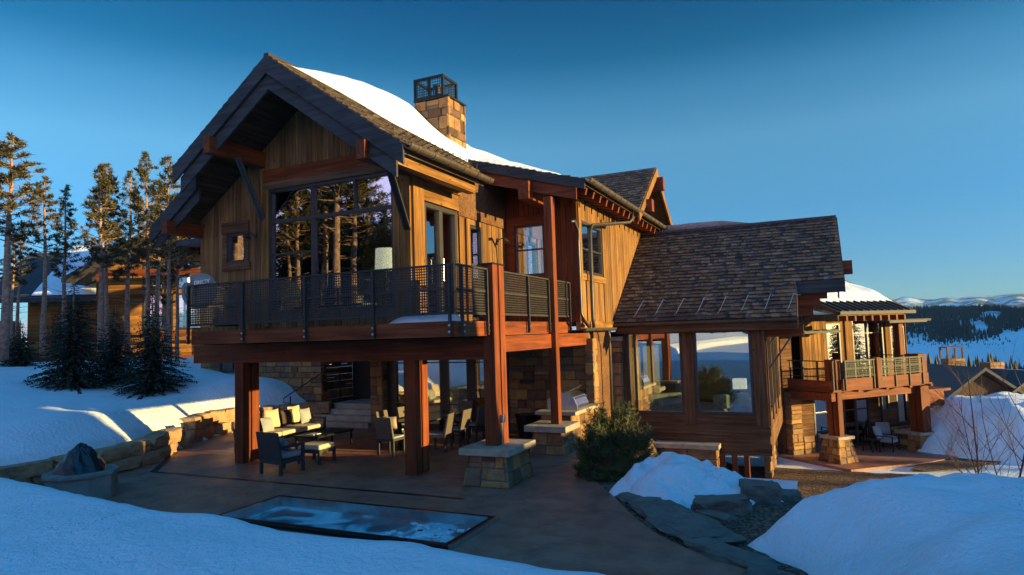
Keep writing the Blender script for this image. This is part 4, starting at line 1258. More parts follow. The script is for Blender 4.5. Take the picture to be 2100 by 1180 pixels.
for k, (x, y) in enumerate(((-12.2, 20.2), (-9.6, 20.2), (-12.2, 22.0), (-9.4, 22.4))):
    cl_ = MB(); cl_.tube([(x, y, 2.849), (x, y, 2.80)], .12, 16); o = cl_.build('added_room_light', M['room_fill']); tag(o, 'round light added to the ceiling to brighten the kitchen behind the french doors', 'light', 'added lights behind the french doors')
bt = thing('kitchen_counter', 'pale kitchen counter inside behind the middle french doors', 'counter', (-11.6, 22.6, 0))
part('cabinet', M['trim_z'], bt, (-12.8, -10.6, 22.5, 23.1, .02, .88)); part('top', M['white'], bt, (-12.85, -10.55, 22.4, 23.15, .881, .93))
lp = MB(); lp.tube([(-10.9, 22.0, 2.84), (-10.9, 22.0, 2.3)], .01, 5); cd = lp.build('cord', M['black'])
pd = thing('pendant_lamp', 'small orange pendant lamp hanging inside behind the french doors', 'lamp', (-10.9, 22.0, 2.05)); cd.parent = pd; cd.location = (10.9, -22.0, -2.05)
lp = MB(); lp.tube([(-10.9, 22, 2.30), (-10.9, 22, 2.24), (-10.9, 22, 2.05)], [.04, .10, .16], 16); lp.build('shade', M['orange'], pd)
lp = MB(); lp.tube([(-10.9, 22, 2.14), (-10.9, 22, 2.05)], [.05, .06], 10); lp.build('bulb', glow('lit_bulb', (1, .8, .45), 40), pd)

# --- the wing on the right
WY, WX0, WX1 = 20.4, XY, -1.40
wing = house
f = fF(WY)
w1 = (-5.50, -3.79, .36, 2.86); w2 = (-3.42, -1.78, .38, 2.86)
mb = MB(); boards_h(mb, f, WX0, WX1, -.76, 3.1, [w1, w2], .26, .14, R3); mb.build('wing_front_wall', M['siding_x'], house)
mb = MB()
for a, b_ in ((-5.72, -5.52), (-3.77, -3.44), (-1.76, -1.40)): fbox(mb, f, a, b_, .05, 3.0, .012, .05)
mb.build('casing', M['brown_z'], house)
mb = MB(); fbox(mb, f, -5.7, -1.36, -.22, .04, .012, .06); fbox(mb, f, -5.7, -1.36, -.78, -.45, .012, .05); mb.build('belt_board', M['siding_x'], house)
window(house, f, *w1, vs=[(-5.25, .05)], fw=.06, name='picture_window', inset=.05)
window(house, f, *w2, fw=.07, name='picture_window', inset=.05)
f = fR(WX1)
rw = [(20.85, 22.0, .35, 2.95), (22.15, 23.4, .35, 2.95), (23.6, 24.9, .35, 2.95), (25.0, 26.4, .35, 2.95)]
mb = MB(); boards_h(mb, f, WY, 27.8, -.76, 3.0, rw, .22, .14, R3); 
for k in range(12):
    z = 3.0 + k * .26; wv_ = (6.15 - z) / .77
    if wv_ > .2: boards_h(mb, f, max(WY, 24.04 - wv_), 24.04 + wv_, z, z + .26, (), .26, .1, R3)
mb.build('wing_side_wall', M['siding_x'], house)
for q in rw: window(house, f, *q, fw=.08, name='side_window')
mb = MB()
for a in (20.42, 22.0, 23.42, 24.9): fbox(mb, f, a, a + .14, .05, 2.95, .012, .05)
mb.build('casing', M['brown_z'], house)
# wing interior (sun comes in from the right)
part('indoor_floor', M['floor_in'], house, (WX0, WX1 - .16, WY + .15, 27.6, .0, .06))
part('indoor_walls', M['wall_in'], house, (WX0, WX0 + .05, WY + .15, 27.6, .06, 3.2), (WX0 + .05, WX1 - .16, 27.55, 27.6, .06, 3.2))
part('indoor_ceiling', M['trim_x'], house, (WX0, WX1 - .16, WY + .15, 27.6, 3.15, 3.2))
part('wing_underside', M['soffit'], house, (WX0, WX1 - .02, WY + .15, 27.6, -.70, -.60))
# wing roof
ey, ez, ry, rz = 19.8, 3.20, 24.04, 6.46
Lw = math.hypot(ry - ey, rz - ez); wy, wz = (ry - ey) / Lw, (rz - ez) / Lw
def fW(s, t, d): return (s, ey + wy * t - wz * d, ez + wz * t + wy * d)
def fW2(s, t, d): return (s, 2 * ry - ey - wy * t + wz * d, ez + wz * t + wy * d)
tstep = (4.22 - ez) / wz
xr_lo, xr_hi = -.52, .76
def wl(t): return -5.73 + max(0, 0)
mb = MB(); slab(mb, fW, -5.73, xr_lo, 0, Lw, .16); slab(mb, fW, xr_lo, xr_hi, tstep, Lw, .16)
slab(mb, fW2, -5.73, xr_lo, 0, Lw, .16); slab(mb, fW2, xr_lo, xr_hi, tstep, Lw, .16); mb.build('wing_roof', M['soffit'], house)
mb = MB()
shingles(mb, fW, lambda t: -5.72, lambda t: (xr_lo if t < tstep else xr_hi) + .02, -.03, Lw, .19, .22, R3)
shingles(mb, fW2, lambda t: -5.72, lambda t: (xr_lo if t < tstep else xr_hi) + .02, -.03, Lw, .3, .5, R3)
mb.box(-5.7, xr_hi + .02, ry - .10, ry + .10, rz - .03, rz + .055)
mb.build('shingles', M['shingle'], house)
mb = MB()
for ff in (fW, fW2):
    mb.hexa([ff(xr_hi + .002, tstep - .05, -.42), ff(xr_hi + .05, tstep - .05, -.42), ff(xr_hi + .05, Lw, -.42), ff(xr_hi + .002, Lw, -.42),
             ff(xr_hi + .002, tstep - .05, .0), ff(xr_hi + .05, tstep - .05, .0), ff(xr_hi + .05, Lw, .0), ff(xr_hi + .002, Lw, .0)])
    mb.hexa([ff(xr_lo + .002, -.02, -.36), ff(xr_lo + .05, -.02, -.36), ff(xr_lo + .05, tstep, -.36), ff(xr_lo + .002, tstep, -.36),
             ff(xr_lo + .002, -.02, .0), ff(xr_lo + .05, -.02, .0), ff(xr_lo + .05, tstep, .0), ff(xr_lo + .002, tstep, .0)])
mb.build('barge_board', M['barge'], house)
part('eave_board', M['barge'], house, (xr_lo + .052, xr_hi + .045, ey + wy * tstep - .06, ey + wy * tstep - .01, ez + wz * tstep - .36, ez + wz * tstep - .01))
part('fascia_board', M['siding_x'], house, (-5.7, -.48, 19.92, 19.98, 2.84, 3.08))
gutter('gutter', 19.74, 3.14, -5.85, -.46, .075, axis='x')
for k, (dx_, z) in enumerate(((.95, 4.15), (.55, 3.90), (.35, 3.66), (.15, 3.42))):
    part('stepped_beam', M['timber_x'], house, (WX1 + .02, xr_lo + dx_ + .3, 21.35 + k * .02, 21.65 + k * .02, z - .2 + .001, z + .03))
part('stepped_beam', M['timber_x'], house, (WX1, .98 + .08, 21.9, 22.25, 4.42, 4.82))
part('stepped_beam', M['timber_x'], house, (WX1, -.35, 20.45, 20.75, 2.62, 2.95))
for yy, z0_ in ((21.5, 3.3), (20.6, 2.6)):
    mb = MB(); mb.bar((-.6, yy, z0_ + .15), (-1.36, yy, z0_ - .95), .05, .12, (0, 1, 0)); mb.bar((-.6, yy + .12, z0_ + .15), (-1.36, yy + .12, z0_ - .95), .05, .12, (0, 1, 0))
    mb.build('knee_brace', M['steel'], house)
# bent snow guards along the wing eave
xg = -5.1
while xg < -.7:
    mb = MB(); a = Vector(fW(xg, .18, .05)); c = Vector(fW(xg + .30, .85, .10))
    mb.tube([a, a + Vector((.07, -.02, .07)), c + Vector((-.08, -.02, .07)), c, c + Vector((.10, 0, .0))], .009, 5)
    mb.build('snow_guard', M['galv'], house); xg += .62
# snow on far side of ridge showing above it
sn = roofsnow('roof_snow', fW2, -5.4, -1.9, 1.0, Lw + .06, lambda s, q: .25 * ss((s + 5.6) / .8) * ss((-1.7 - s) / 1.4) + .02, 24, 10, None, .02, 8)
tag(sn, 'low crust of snow peeping over the ridge of the dark shingled wing', 'snow')
# stone footing and short posts below the wing
mb = MB(); mb.box(-5.3, -2.85, 19.92, 20.5, -1.6, -.58); mb.build('wall_core', M['mortar'], house)
mb = MB(); ashlar(mb, fF(19.9), -5.3, -2.82, -1.4, -.58, (), .2, .32, .03, R3, .35, .7); ashlar(mb, fR(-2.82), 19.9, 20.5, -1.4, -.58, (), .2, .32, .03, R3, .3, .4, .02)
mb.build('stone_footing', M['ashlar'], house)
part('footing_cap', M['cap'], house, (-5.35, -2.76, 19.78, 20.38, -.578, -.45))
for x in (-2.68, -2.34, -2.0):
    mb = MB(); mb.box(x - .13, x - .0, 20.25, 20.5, -2.3, -.77); mb.build('short_post', M['timber_z'], house)
mb = MB()
ashlar(mb, fR(-1.72), 24.5, 28.5, -2.3, -.78, (), .2, .4, .2, R3); mb.build('stone_footing', M['ashlar'], house)

# furniture in the wing
def sofa_simple(name, label, loc, rz, L=2.0, mat=None):
    t = thing(name, label, 'sofa', loc, rz)
    m_ = mat or M['linen']
    def P(n, *b_): 
        mb = MB()
        for q in b_: mb.box(*q)
        return mb.build(n, m_, t, world=False, bevel=.05)
    P('seat', (-L / 2, L / 2, -.4, .4, .08, .42)); P('backrest', (-L / 2, L / 2, .22, .45, .42, .85))
    P('armrest', (-L / 2 - .16, -L / 2, -.42, .46, .08, .62)); P('armrest', (L / 2, L / 2 + .16, -.42, .46, .08, .62))
    return t
sofa_simple('white_sofa', 'white sofa with its back to the right picture window of the wing', (-2.75, 21.35, .06), math.radians(-131), 1.25)
sofa_simple('pale_sofa', 'pale sofa behind the left picture window of the wing', (-4.7, 21.4, .06), math.radians(-140), 1.2)
t = thing('throw_blanket', 'rumpled striped throw over the back of the white sofa', 'blanket', (-2.6, 21.1, .92))
def bl(x, y): return .93 + .07 * N(x, y, 0, 5) + .08
mb = MB(); vs = []
for i in range(13):
    for j in range(9):
        x = lerp(-2.95, -2.45, i / 12); y = lerp(20.95, 21.3, j / 8); vs.append((x, y, .96 + .09 * N(x, y, 0, 6) - (.18 if j < 1 else 0)))
mb.add(vs, [(i * 9 + j, (i + 1) * 9 + j, (i + 1) * 9 + j + 1, i * 9 + j + 1) for i in range(12) for j in range(8)])
mb.build('cloth', M['greycush'], t, smooth=True)
def table_lamp(loc, label, sh_r=.2, sh_h=.3, base_h=.35, mat_base=None, square=False):
    t = thing('table_lamp', label, 'lamp', loc)
    mb = MB(); mb.tube([(0, 0, 0), (0, 0, .02), (0, 0, .05), (0, 0, base_h * .5), (0, 0, base_h)], [.09, .09, .03, .07, .02], 12); mb.build('base', mat_base or M['galv'], t, world=False, smooth=True)
    mb = MB()
    if square:
        mb.box(-sh_r, sh_r, -sh_r * .6, sh_r * .6, base_h, base_h + sh_h)
    else: mb.tube([(0, 0, base_h), (0, 0, base_h + sh_h)], [sh_r, sh_r * .92], 28)
    mb.build('lamp_shade', M['lampglow'], t, world=False)
    return t
t = thing('side_table', 'small white side table under the square lamp in the wing', 'table', (-2.1, 21.9, .06))
part('top', M['white'], t, (-2.45, -1.95, 21.6, 22.1, .66, .70)); 
for a in (-2.40, -2.0):
    part('leg', M['white'], t, (a - .02, a + .02, 21.85, 21.89, .06, .66))
table_lamp((-2.3, 21.8, .70), 'square white table lamp behind the right picture window', .2, .32, .30, M['black'], True)
t = thing('lounge_chair', 'tilted pale lounge chair at the right edge of the wing window', 'chair', (-1.9, 21.2, .06))
mb = MB(); mb.hexa([(-2.0, 21.0, .45), (-1.72, 21.0, .45), (-1.72, 21.6, .45), (-2.0, 21.6, .45), (-1.86, 21.0, 1.05), (-1.62, 21.0, 1.15), (-1.62, 21.6, 1.15), (-1.86, 21.6, 1.05)])
mb.build('backrest', M['linen'], t, bevel=.03); part('seat', M['greycush'], t, (-2.45, -1.9, 21.0, 21.6, .38, .48))
part('leg', M['galv'], t, (-2.4, -2.37, 21.05, 21.08, .06, .38), (-1.95, -1.92, 21.05, 21.08, .06, .38))
# upstairs furniture behind the big window
t = thing('lamp_table', 'dark side table holding the white lamp behind the big gable window', 'table', (-9.15, 12.75, FZ))
part('top', M['framedark'], t, (-9.45, -8.85, 12.5, 13.0, 3.98, 4.02), bevel=.005)
for a in (-9.4, -8.92):
    for b_ in (12.55, 12.93): part('leg', M['framedark'], t, (a, a + .04, b_, b_ + .04, FZ, 3.98))
table_lamp((-9.16, 12.78, 4.02), 'large white drum table lamp glowing behind the big gable window', .27, .50, .53, M['copper'])
sofa_simple('cream_sofa', 'cream sofa seen low behind the deck railing inside the big window', (-11.1, 13.6, FZ), PI, 1.6)

# ================================================================== SECOND LODGE (far right), local frame: x along its front, -y out of it
AZ = math.atan2(0.7352, 0.6779)
ax = thing('lower_lodge', 'second timber lodge beyond the wing with sunlit yellow boards, balcony and stone patio piers', 'house', (0.55, 27.48, -2.25), AZ)
R5 = random.Random(5)
def A(name, mat, *boxes, bevel=0, par=None):
    mb = MB()
    for (u0, u1, n0, n1, z0, z1) in boxes: mb.box(u0, u1, -n1, -n0, z0 + 2.25, z1 + 2.25)
    return mb.build(name, mat, par or ax, world=False, bevel=bevel)
def fA(n): return lambda s, z, d: (s, -(n + d), z + 2.25)
def fAs(u, sg): return lambda s, z, d: (u + sg * d, -s, z + 2.25)
def amb(mb, name, mat, par=None): return mb.build(name, mat, par or ax, world=False)
def awin(f, *a, **k):
    # window() writes world coordinates through parent; here geometry is local already
    mbw = []
    o_ = window_local(f, *a, **k); return o_
def window_local(f, s0, s1, z0, z1, vs=(), hs=(), fw=.07, dep=.09, inset=.04, mat=None, name='window'):
    mb = MB()
    def bx(a, b_, c, d, pr=0.02): mb.hexa([f(a, c, pr), f(b_, c, pr), f(b_, c, -dep), f(a, c, -dep), f(a, d, pr), f(b_, d, pr), f(b_, d, -dep), f(a, d, -dep)])
    bx(s0, s1, z0, z0 + fw); bx(s0, s1, z1 - fw, z1); bx(s0, s0 + fw, z0 + fw, z1 - fw); bx(s1 - fw, s1, z0 + fw, z1 - fw)
    for v_ in vs: bx(v_ - .035, v_ + .035, z0 + fw, z1 - fw, .014)
    for h_ in hs: bx(s0 + fw, s1 - fw, h_ - .02, h_ + .02, .010)
    o = mb.build(name, mat or M['framedark'], ax, world=False)
    g = MB(); e = fw * .6
    g.hexa([f(s0 + e, z0 + e, -inset), f(s1 - e, z0 + e, -inset), f(s1 - e, z0 + e, -inset - .008), f(s0 + e, z0 + e, -inset - .008), f(s0 + e, z1 - e, -inset), f(s1 - e, z1 - e, -inset), f(s1 - e, z1 - e, -inset - .008), f(s0 + e, z1 - e, -inset - .008)])
    g.build('glass_pane', M['glass'], o, world=False)
    return o
NW = -2.2
f = fA(NW)
holes_up = [(2.05, 2.85, .5, 2.95), (3.55, 5.4, .5, 3.15), (5.85, 6.75, 1.25, 2.75)]
mb = MB(); planks(mb, f, .7, 6.8, .3, 3.3, holes_up, .16, .14, R5); amb(mb, 'upper_wall', M['siding'])
window_local(f, 2.05, 2.85, .5, 2.95, name='balcony_door')
window_local(f, 3.55, 5.4, .5, 3.15, vs=[4.45], hs=[2.5], name='picture_window')
window_local(f, 5.85, 6.75, 1.25, 2.75, name='window')
A('window_trim', M['siding'], (3.1, 3.52, NW + .012, NW + .06, .5, 3.25), (5.5, 5.8, NW + .012, NW + .06, .5, 3.2), (6.76, 6.79, NW + .012, NW + .06, .5, 3.0))
A('window_trim', M['siding_x'], (5.8, 6.8, NW + .012, NW + .05, .95, 1.2))
holes_lo = [(1.1, 2.6, -2.2, .1), (2.75, 4.3, -2.2, .1), (5.0, 5.5, -.9, .0), (5.95, 6.6, -1.5, .0)]
mb = MB(); boards_h(mb, f, .35, 6.8, -2.25, .28, holes_lo, .18, .14, R5); amb(mb, 'lower_wall', M['siding_x'])
window_local(f, 1.1, 2.6, -2.2, .1, vs=[1.95], hs=[-.7], name='patio_door')
window_local(f, 2.75, 4.3, -2.2, .1, vs=[3.5], hs=[-.7], name='patio_door')
window_local(f, 5.0, 5.5, -.9, .0, name='window'); window_local(f, 5.95, 6.6, -1.5, .0, name='window')
mb = MB(); ashlar(mb, fA(NW + .12), -.25, .32, -2.3, .25, (), .2, .36, .3, R5, .28, .6); amb(mb, 'stone_pillar', M['ashlar'])
mb = MB(); ashlar(mb, fA(NW + .10), .36, .95, -2.3, -1.55, (), .2, .36, .3, R5, .28, .6); amb(mb, 'stone_base', M['ashlar']); mb = MB(); ashlar(mb, fA(NW + .10), 4.9, 6.8, -2.3, -1.6, (), .2, .36, .3, R5, .28, .6)
amb(mb, 'stone_base', M['ashlar'])
A('side_wall', M['siding_x'], (-.28, .30, NW - 5, NW - .2, -2.3, 3.2))
mb = MB(); planks(mb, fAs(6.8, 1), -(-NW) if False else NW - 5.5, NW - .01, -2.3, 3.3, (), .2, .14, R5); amb(mb, 'side_wall', M['siding'])
A('core', M['soffit'], (.6, 6.6, NW - 5.5, NW - 3.2, -2.3, 3.25), (.6, 6.6, NW - 3.2, NW - .2, .22, .28), (.6, 6.6, NW - 3.2, NW - .2, 3.2, 3.3), (.6, 6.6, NW - 3.2, NW - .2, -2.3, -2.22))
# balcony
A('balcony_floor', M['timber_x'], (-.2, 5.25, NW, -.02, .38, .46))
A('fascia', M['timber_x'], (.3, 5.0, -.02, .03, .42, .86))
A('balcony_beam', M['timber_x'], (.2, 5.2, -.62, -.38, .04, .34), (-.2, .0, NW, -.1, .04, .34))
A('joists', M['timber_x'], *[(k, k + .14, NW, .16, .345, .42) for k in (.9, 2.4, 3.7, 4.9)])
def AP(u0, u1, n0, n1, z0, z1):
    mb = MB(); m_ = (n0 + n1) / 2
    mb.box(u0, u1, -n1, -m_ - .02, z0 + 2.25, z1 + 2.25); mb.box(u0, u1, -m_ + .02, -n0, z0 + 2.25, z1 + 2.25)
    return mb.build('post', M['timber_z'], ax, world=False, bevel=.01)
AP(.10, .34, -.62, -.10, -1.28, 1.58); AP(4.72, 5.2, -.72, -.15, -1.6, 1.62); AP(2.02, 2.25, -.12, .12, .42, 1.60)
AP(5.5, 5.75, NW + .4, NW + .7, .46, 3.2)
A('balcony_end', M['timber_y'], (-.2, -.15, NW, -.02, .42, .80))
def arail(u0, u1, n, mid=True, mesh=True, posts=()):
    return rail_panel_local((u0, -n), (u1, -n), mesh, posts)
def rail_panel_local(a, b_, mesh, posts):
    a = Vector((a[0], a[1], 0)); b_ = Vector((b_[0], b_[1], 0)); L = (b_ - a).length; d = (b_ - a) / L
    z0, z1 = .93 + 2.25, 1.53 + 2.25
    at = lambda s, z: Vector(((a + d * s).x, (a + d * s).y, z))
    mb = MB(); mb.bar(at(0, z1), at(L, z1), .07, .04); mb.bar(at(0, z0), at(L, z0), .04, .03); mb.bar(at(0, (z0 + z1) / 2), at(L, (z0 + z1) / 2), .03, .03)
    for s in posts: mb.bar(at(s, z0 - .5), at(s, z1), .05, .05)
    r = mb.build('railing', M['railmetal'], ax, world=False)
    if mesh:
        mb = MB(); s = .04
        while s < L: mb.bar(at(s, z0), at(s, z1), .012, .005, (d.y, -d.x, 0)); s += .075
        z = z0 + .04
        while z < z1: mb.bar(at(0, z), at(L, z), .005, .012); z += .075
        mb.build('wire_mesh', M['black'], r, world=False)
rail_panel_local((.36, -.05), (2.0, -.05), True, (.05, 1.55)); rail_panel_local((2.27, -.05), (4.7, -.05), True, (.05, .82, 1.62, 2.38))
rail_panel_local((-.17, -.05), (-.17, 2.15), False, (.05, .75, 1.45, 2.1)); rail_panel_local((5.2, .4), (5.2, 2.15), False, (.05, .8))
mbx = MB()
plinth(ax, -.22, .78, -.12 + 0, .92, 0, .86, .98, .08, .16, 'stone_plinth', R5, True)
plinth(ax, 4.45, 5.65, .1, 1.25, 0, .60, .72, .08, .08, 'stone_plinth', R5, True)
# roofs: ribbed shed roof with snow, shingled ridge behind, small left and right eaves
def fS(s, t, d): 
    k = math.hypot(3.6, 1.45); uy_, uz_ = 3.6 / k, 1.45 / k
    return (s, -.6 + uy_ * t - uz_ * d, 3.38 + 2.25 + uz_ * t + uy_ * d)
mb = MB(); slab(mb, fS, -.35, 3.75, 0, 5.2, .14); amb(mb, 'shed_roof', M['ridge'])
mb = MB()
k = -.2
while k < 3.7:
    mb.hexa([fS(k, 0, 0), fS(k + .035, 0, 0), fS(k + .035, 2.6, 0), fS(k, 2.6, 0), fS(k, 0, .06), fS(k + .035, 0, .06), fS(k + .035, 2.6, .06), fS(k, 2.6, .06)]); k += .36
amb(mb, 'roof_ribs', M['steel'])
y = 0; k = .1
while k < 3.6:
    A('rafter_tail', M['timber_x'], (k, k + .09, -.4, .52, 3.02, 3.22)); k += .44
A('gutter', M['railmetal'], (-.38, 3.62, .58, .70, 3.26, 3.38))
A('rake_board', M['barge'], (-.42, -.36, -3.0, .6, 3.05, 3.3))
vs = []
for i in range(31):
    for j in range(13):
        s = lerp(-.2, 3.65, i / 30); t = lerp(.85, 4.3, j / 12)
        e = min(1, j / 2.2) * min(1, i / 3) * min(1, (30 - i) / 3)
        lo_ = .25 * (math.sin(s * 17.4) * .5 + .5) * (1 - j / 12)
        vs.append(fS(s, t + lo_ * (j < 2), .06 + e ** .6 * (.20 + .07 * N(s, t, 0, 1.4))))
mb = MB(); mb.add(vs, [(i * 13 + j, (i + 1) * 13 + j, (i + 1) * 13 + j + 1, i * 13 + j + 1) for i in range(30) for j in range(12)])
sn = mb.build('roof_snow', M['snow'], ax, world=False, smooth=True)
def fT(s, t, d): return (s, 2.6 + .82 * t - .57 * d, 4.35 + 2.25 + .57 * t + .82 * d)
mb = MB()
vs = []
mb.hexa([(4.0, 3.7, 6.4), (8.7, 3.7, 5.5), (8.7, 7, 5.5), (4.0, 7, 6.4), (4.0, 3.7, 7.45), (8.7, 3.7, 5.98), (8.7, 7, 5.98), (4.0, 7, 7.45)]); amb(mb, 'rear_roof', M['shingle'])
mb = MB(); shingles(mb, lambda s, t, d: (s, 3.66 - d, 7.02 - (s - 4.0) * .313 + t), lambda t: 4.0, lambda t: 8.65, 0, .46, .15, .25, R5)
amb(mb, 'shingles', M['shingle'])
A('small_roof', M['ridge'], (.0, 1.9, NW - .1, NW + .75, 2.62, 2.72)); A('small_roof', M['ridge'], (4.6, 7.3, NW - .6, NW + .9, 2.95, 3.05))
A('small_gutter', M['railmetal'], (-.02, 1.95, NW + .752, NW + .85, 2.58, 2.68), (4.6, 6.9, NW + .902, NW + .99, 2.90, 3.0))
mb = MB(); mb.tube([(4.75, 2.0, 2.3), (4.75, 2.0, .75), (4.85, 1.95, .55), (4.85, 1.95, .3)], .05, 8); amb(mb, 'downspout', M['black'])
A('lean_roof', M['timber_x'], (5.3, 6.9, -1.2, -.4, .02, .12), (5.4, 6.6, -.6, -.5, -.6, .0))
# lower patio
pts = [(-.6, -2.6), (7.5, -2.6), (7.6, -.5), (6.9, .6), (5.6, 1.15), (4.0, 1.3), (2.6, 1.35), (1.3, 1.15), (.6, 1.05), (-.6, .9)]
def toW(u, n): 
    c, s_ = math.cos(AZ), math.sin(AZ); return (.55 + c * u + s_ * n, 27.48 + s_ * u - c * n)
sheet('lower_patio', [toW(*p) for p in subdiv(pts, 3)], -2.235, .12, M['patio'])
vs = [toW(*p) for p in subdiv([(2.6, 1.35), (4.0, 1.3), (5.6, 1.15), (6.9, .6), (7.9, -.3), (8.6, .2), (7.4, 1.6), (5.6, 2.4), (3.6, 2.6), (2.0, 2.4), (1.2, 1.8), (2.6, 1.35)], 2)]
mbm = MB(); mbm.prism([(x, y, -2.262) for x, y in vs], (0, 0, -.02)); o = mbm.build('mulch_strip', M['mulch']); o['kind'] = 'structure'
# lower patio chairs
def lounge(name, label, loc, rz, grp):
    t = thing(name, label, 'chair', loc, rz, grp)
    def P(n, m_, *b_, bev=0):
        for q in b_:
            mb = MB(); mb.box(*q); mb.build(n, m_, t, world=False, bevel=bev)
    mb = MB(); mb.box(-.3, .3, -.32, .30, .30, .34); mb.bar((-.32, -.32, .6), (-.32, .34, .6), .05, .03); mb.bar((.32, -.32, .6), (.32, .34, .6), .05, .03); mb.build('frame', M['black'], t, world=False)
    P('seat', M['greycush'], (-.28, .28, -.30, .26, .342, .46), bev=.04)
    mb = MB(); mb.hexa([(-.28, .24, .46), (.28, .24, .46), (.28, .34, .46), (-.28, .34, .46), (-.28, .38, .95), (.28, .38, .95), (.28, .48, .95), (-.28, .48, .95)]); mb.build('backrest', M['greycush'], t, world=False, bevel=.04)
    P('leg', M['black'], *[(x, x + .04, y, y + .04, 0, .6) for x in (-.34, .30) for y in (-.32, .30)])
    return t
c1 = toW(3.6, -.9); lounge('lounge_chair', 'grey lounge chair on the lower patio, left of the pair by the far pier', (c1[0], c1[1], -2.235), AZ + .3, 'lower patio chairs')
c1 = toW(4.35, -1.5); lounge('lounge_chair', 'grey lounge chair on the lower patio, right rear one beside the downspout', (c1[0], c1[1], -2.235), AZ - .5, 'lower patio chairs')
c1 = toW(2.9, -1.1)
t = thing('side_table', 'small dark side table beside the lower patio chairs', 'table', (c1[0], c1[1], -2.235), AZ)
mb = MB(); mb.box(-.25, .25, -.25, .25, .46, .5); mb.build('top', M['black'], t, world=False)
for x in (-.23, .19):
    for y in (-.23, .19): mb = MB(); mb.box(x, x + .04, y, y + .04, 0, .46); mb.build('leg', M['black'], t, world=False)

# ================================================================== NEIGHBOUR LODGE (left, behind the pines)
R6 = random.Random(6)
nb_az = math.radians(32)         # its front gable looks towards the camera
nb = thing('log_house', 'log house with glazed timber gable and snowy roof behind the pines', 'house', (-34.6, 26.0, 1.9), nb_az); nb.scale = (1.2, 1.2, 1.18)
def nbb(name, mat, *boxes):
    mb = MB()
    for q in boxes: mb.box(*q)
    return mb.build(name, mat, nb, world=False)
# local: x right, y back, front at y=0 ; gable centred at x=1
def fN(y0): return lambda s, z, d: (s, y0 - d, z)
def gz(s): return 6.5 - .62 * abs(s - 1.0)
mb = MB()
for k in range(15):
    z = -1.0 + k * .42
    lim = 3.4 if z + .42 < gz(3.4) + 0 else (6.5 - z - .42) / .62
    if lim < .3: break
    hs_ = [(-.8, .6, 1.6, 3.4), (.75, 2.8, 1.6, 3.4), (-.8, .6, 3.6, 5.0), (.75, 2.6, 3.6, 5.0)]
    boards_h(mb, fN(0), 1 - lim, 1 + lim, z, z + .42, hs_, .21, .15, R6)
boards_h(mb, fN(1.2), -6.5, -2.4, -1.0, 3.2, [(-5.5, -4.2, .8, 2.2)], .21, .15, R6)
boards_h(mb, fN(1.5), 4.4, 8.5, -1.2, 3.2, (), .21, .15, R6)
mb.build('log_wall', M['log'], nb, world=False)
def nwin(*a, **k):
    o = window_local(fN(0), *a, **k); o.parent = nb; return o
for q in [(-.8, .6, 1.6, 3.4), (.75, 2.8, 1.6, 3.4), (-.8, .6, 3.6, 5.0), (.75, 2.6, 3.6, 5.0)]: nwin(*q, fw=.09)
nbb('porch_post', M['timber_z'], (-2.3, -2.0, -1.3, -1.0, -1, 4.3)); nbb('porch_post', M['timber_z'], (4.0, 4.3, -1.3, -1.0, -1, 4.3))
nbb('porch_rail', M['timber_x'], (-6.4, 4.3, -1.25, -1.15, 1.25, 1.4), (-6.4, 4.3, -1.25, -1.15, .2, .35)); nbb('porch_deck', M['timber_x'], (-6.4, 4.3, -1.3, 0, -.05, .1))
nbb('truss', M['timber_x'], (-2.2, 4.2, -1.25, -1.05, 4.2, 4.5))
mb = MB()
for sg in (-1, 1):
    ex = 1 + sg * 4.6; z1_ = 6.9 - .62 * 4.6
    mb.hexa([(1, -1.7, 6.75), (ex, -1.7, z1_ - .15), (ex, 8, z1_ - .15), (1, 8, 6.75), (1, -1.7, 6.95), (ex, -1.7, z1_ + .05), (ex, 8, z1_ + .05), (1, 8, 6.95)])
mb.hexa([(-8.2, -.2, 3.1), (-2.6, -.2, 3.1), (-1.0, 4.2, 5.9), (-8.2, 4.2, 5.9), (-8.2, -.2, 3.3), (-2.6, -.2, 3.3), (-1.0, 4.2, 6.1), (-8.2, 4.2, 6.1)])
mb.hexa([(4.2, .2, 3.0), (9.6, .2, 3.0), (9.6, 4.6, 6.3), (2.5, 4.6, 6.3), (4.2, .2, 3.2), (9.6, .2, 3.2), (9.6, 4.6, 6.5), (2.5, 4.6, 6.5)])
mb.build('roof', M['ridge'], nb, world=False)
mb = MB()
mb.hexa([(-5.8, -.1, 3.42), (-2.8, -.1, 3.42), (-1.2, 4.1, 6.1), (-6.0, 4.1, 6.1), (-5.7, .1, 3.65), (-2.9, .1, 3.65), (-1.2, 4.1, 6.45), (-6.0, 4.1, 6.45)])
mb.hexa([(4.4, .3, 3.3), (9.4, .3, 3.3), (9.4, 4.5, 6.45), (2.8, 4.5, 6.45), (4.4, .5, 3.6), (9.4, .5, 3.6), (9.4, 4.5, 6.85), (2.8, 4.5, 6.85)])
mb.build('roof_snow', M['snow'], nb, world=False, bevel=.12)
mb = MB(); ashlar(mb, fN(2.4), -1.2, 1.0, 5.6, 7.5, (), .2, .4, .9, R6); ashlar(mb, lambda s, z, d: (1.0 + d, s, z), 2.4, 3.3, 5.6, 7.5, (), .2, .4, .2, R6); mb.build('chimney', M['ashlar'], nb, world=False)
nbb('chimney_cap', M['ridge'], (-1.35, 1.15, 2.2, 3.5, 7.5, 7.65))
nbb('stone_pillar', M['ashlar'], (-6.6, -5.9, -1.5, -.8, -1, 2.2)); nbb('side_wall', M['log'], (-6.6, -6.5, 1.2, 6, -1, 3.2), (8.5, 8.6, 1.5, 6, -1, 3.2), (3.3, 3.4, 0, 6, -1, 4.6), (-1.4, -1.3, 0, 6, -1, 4.6))

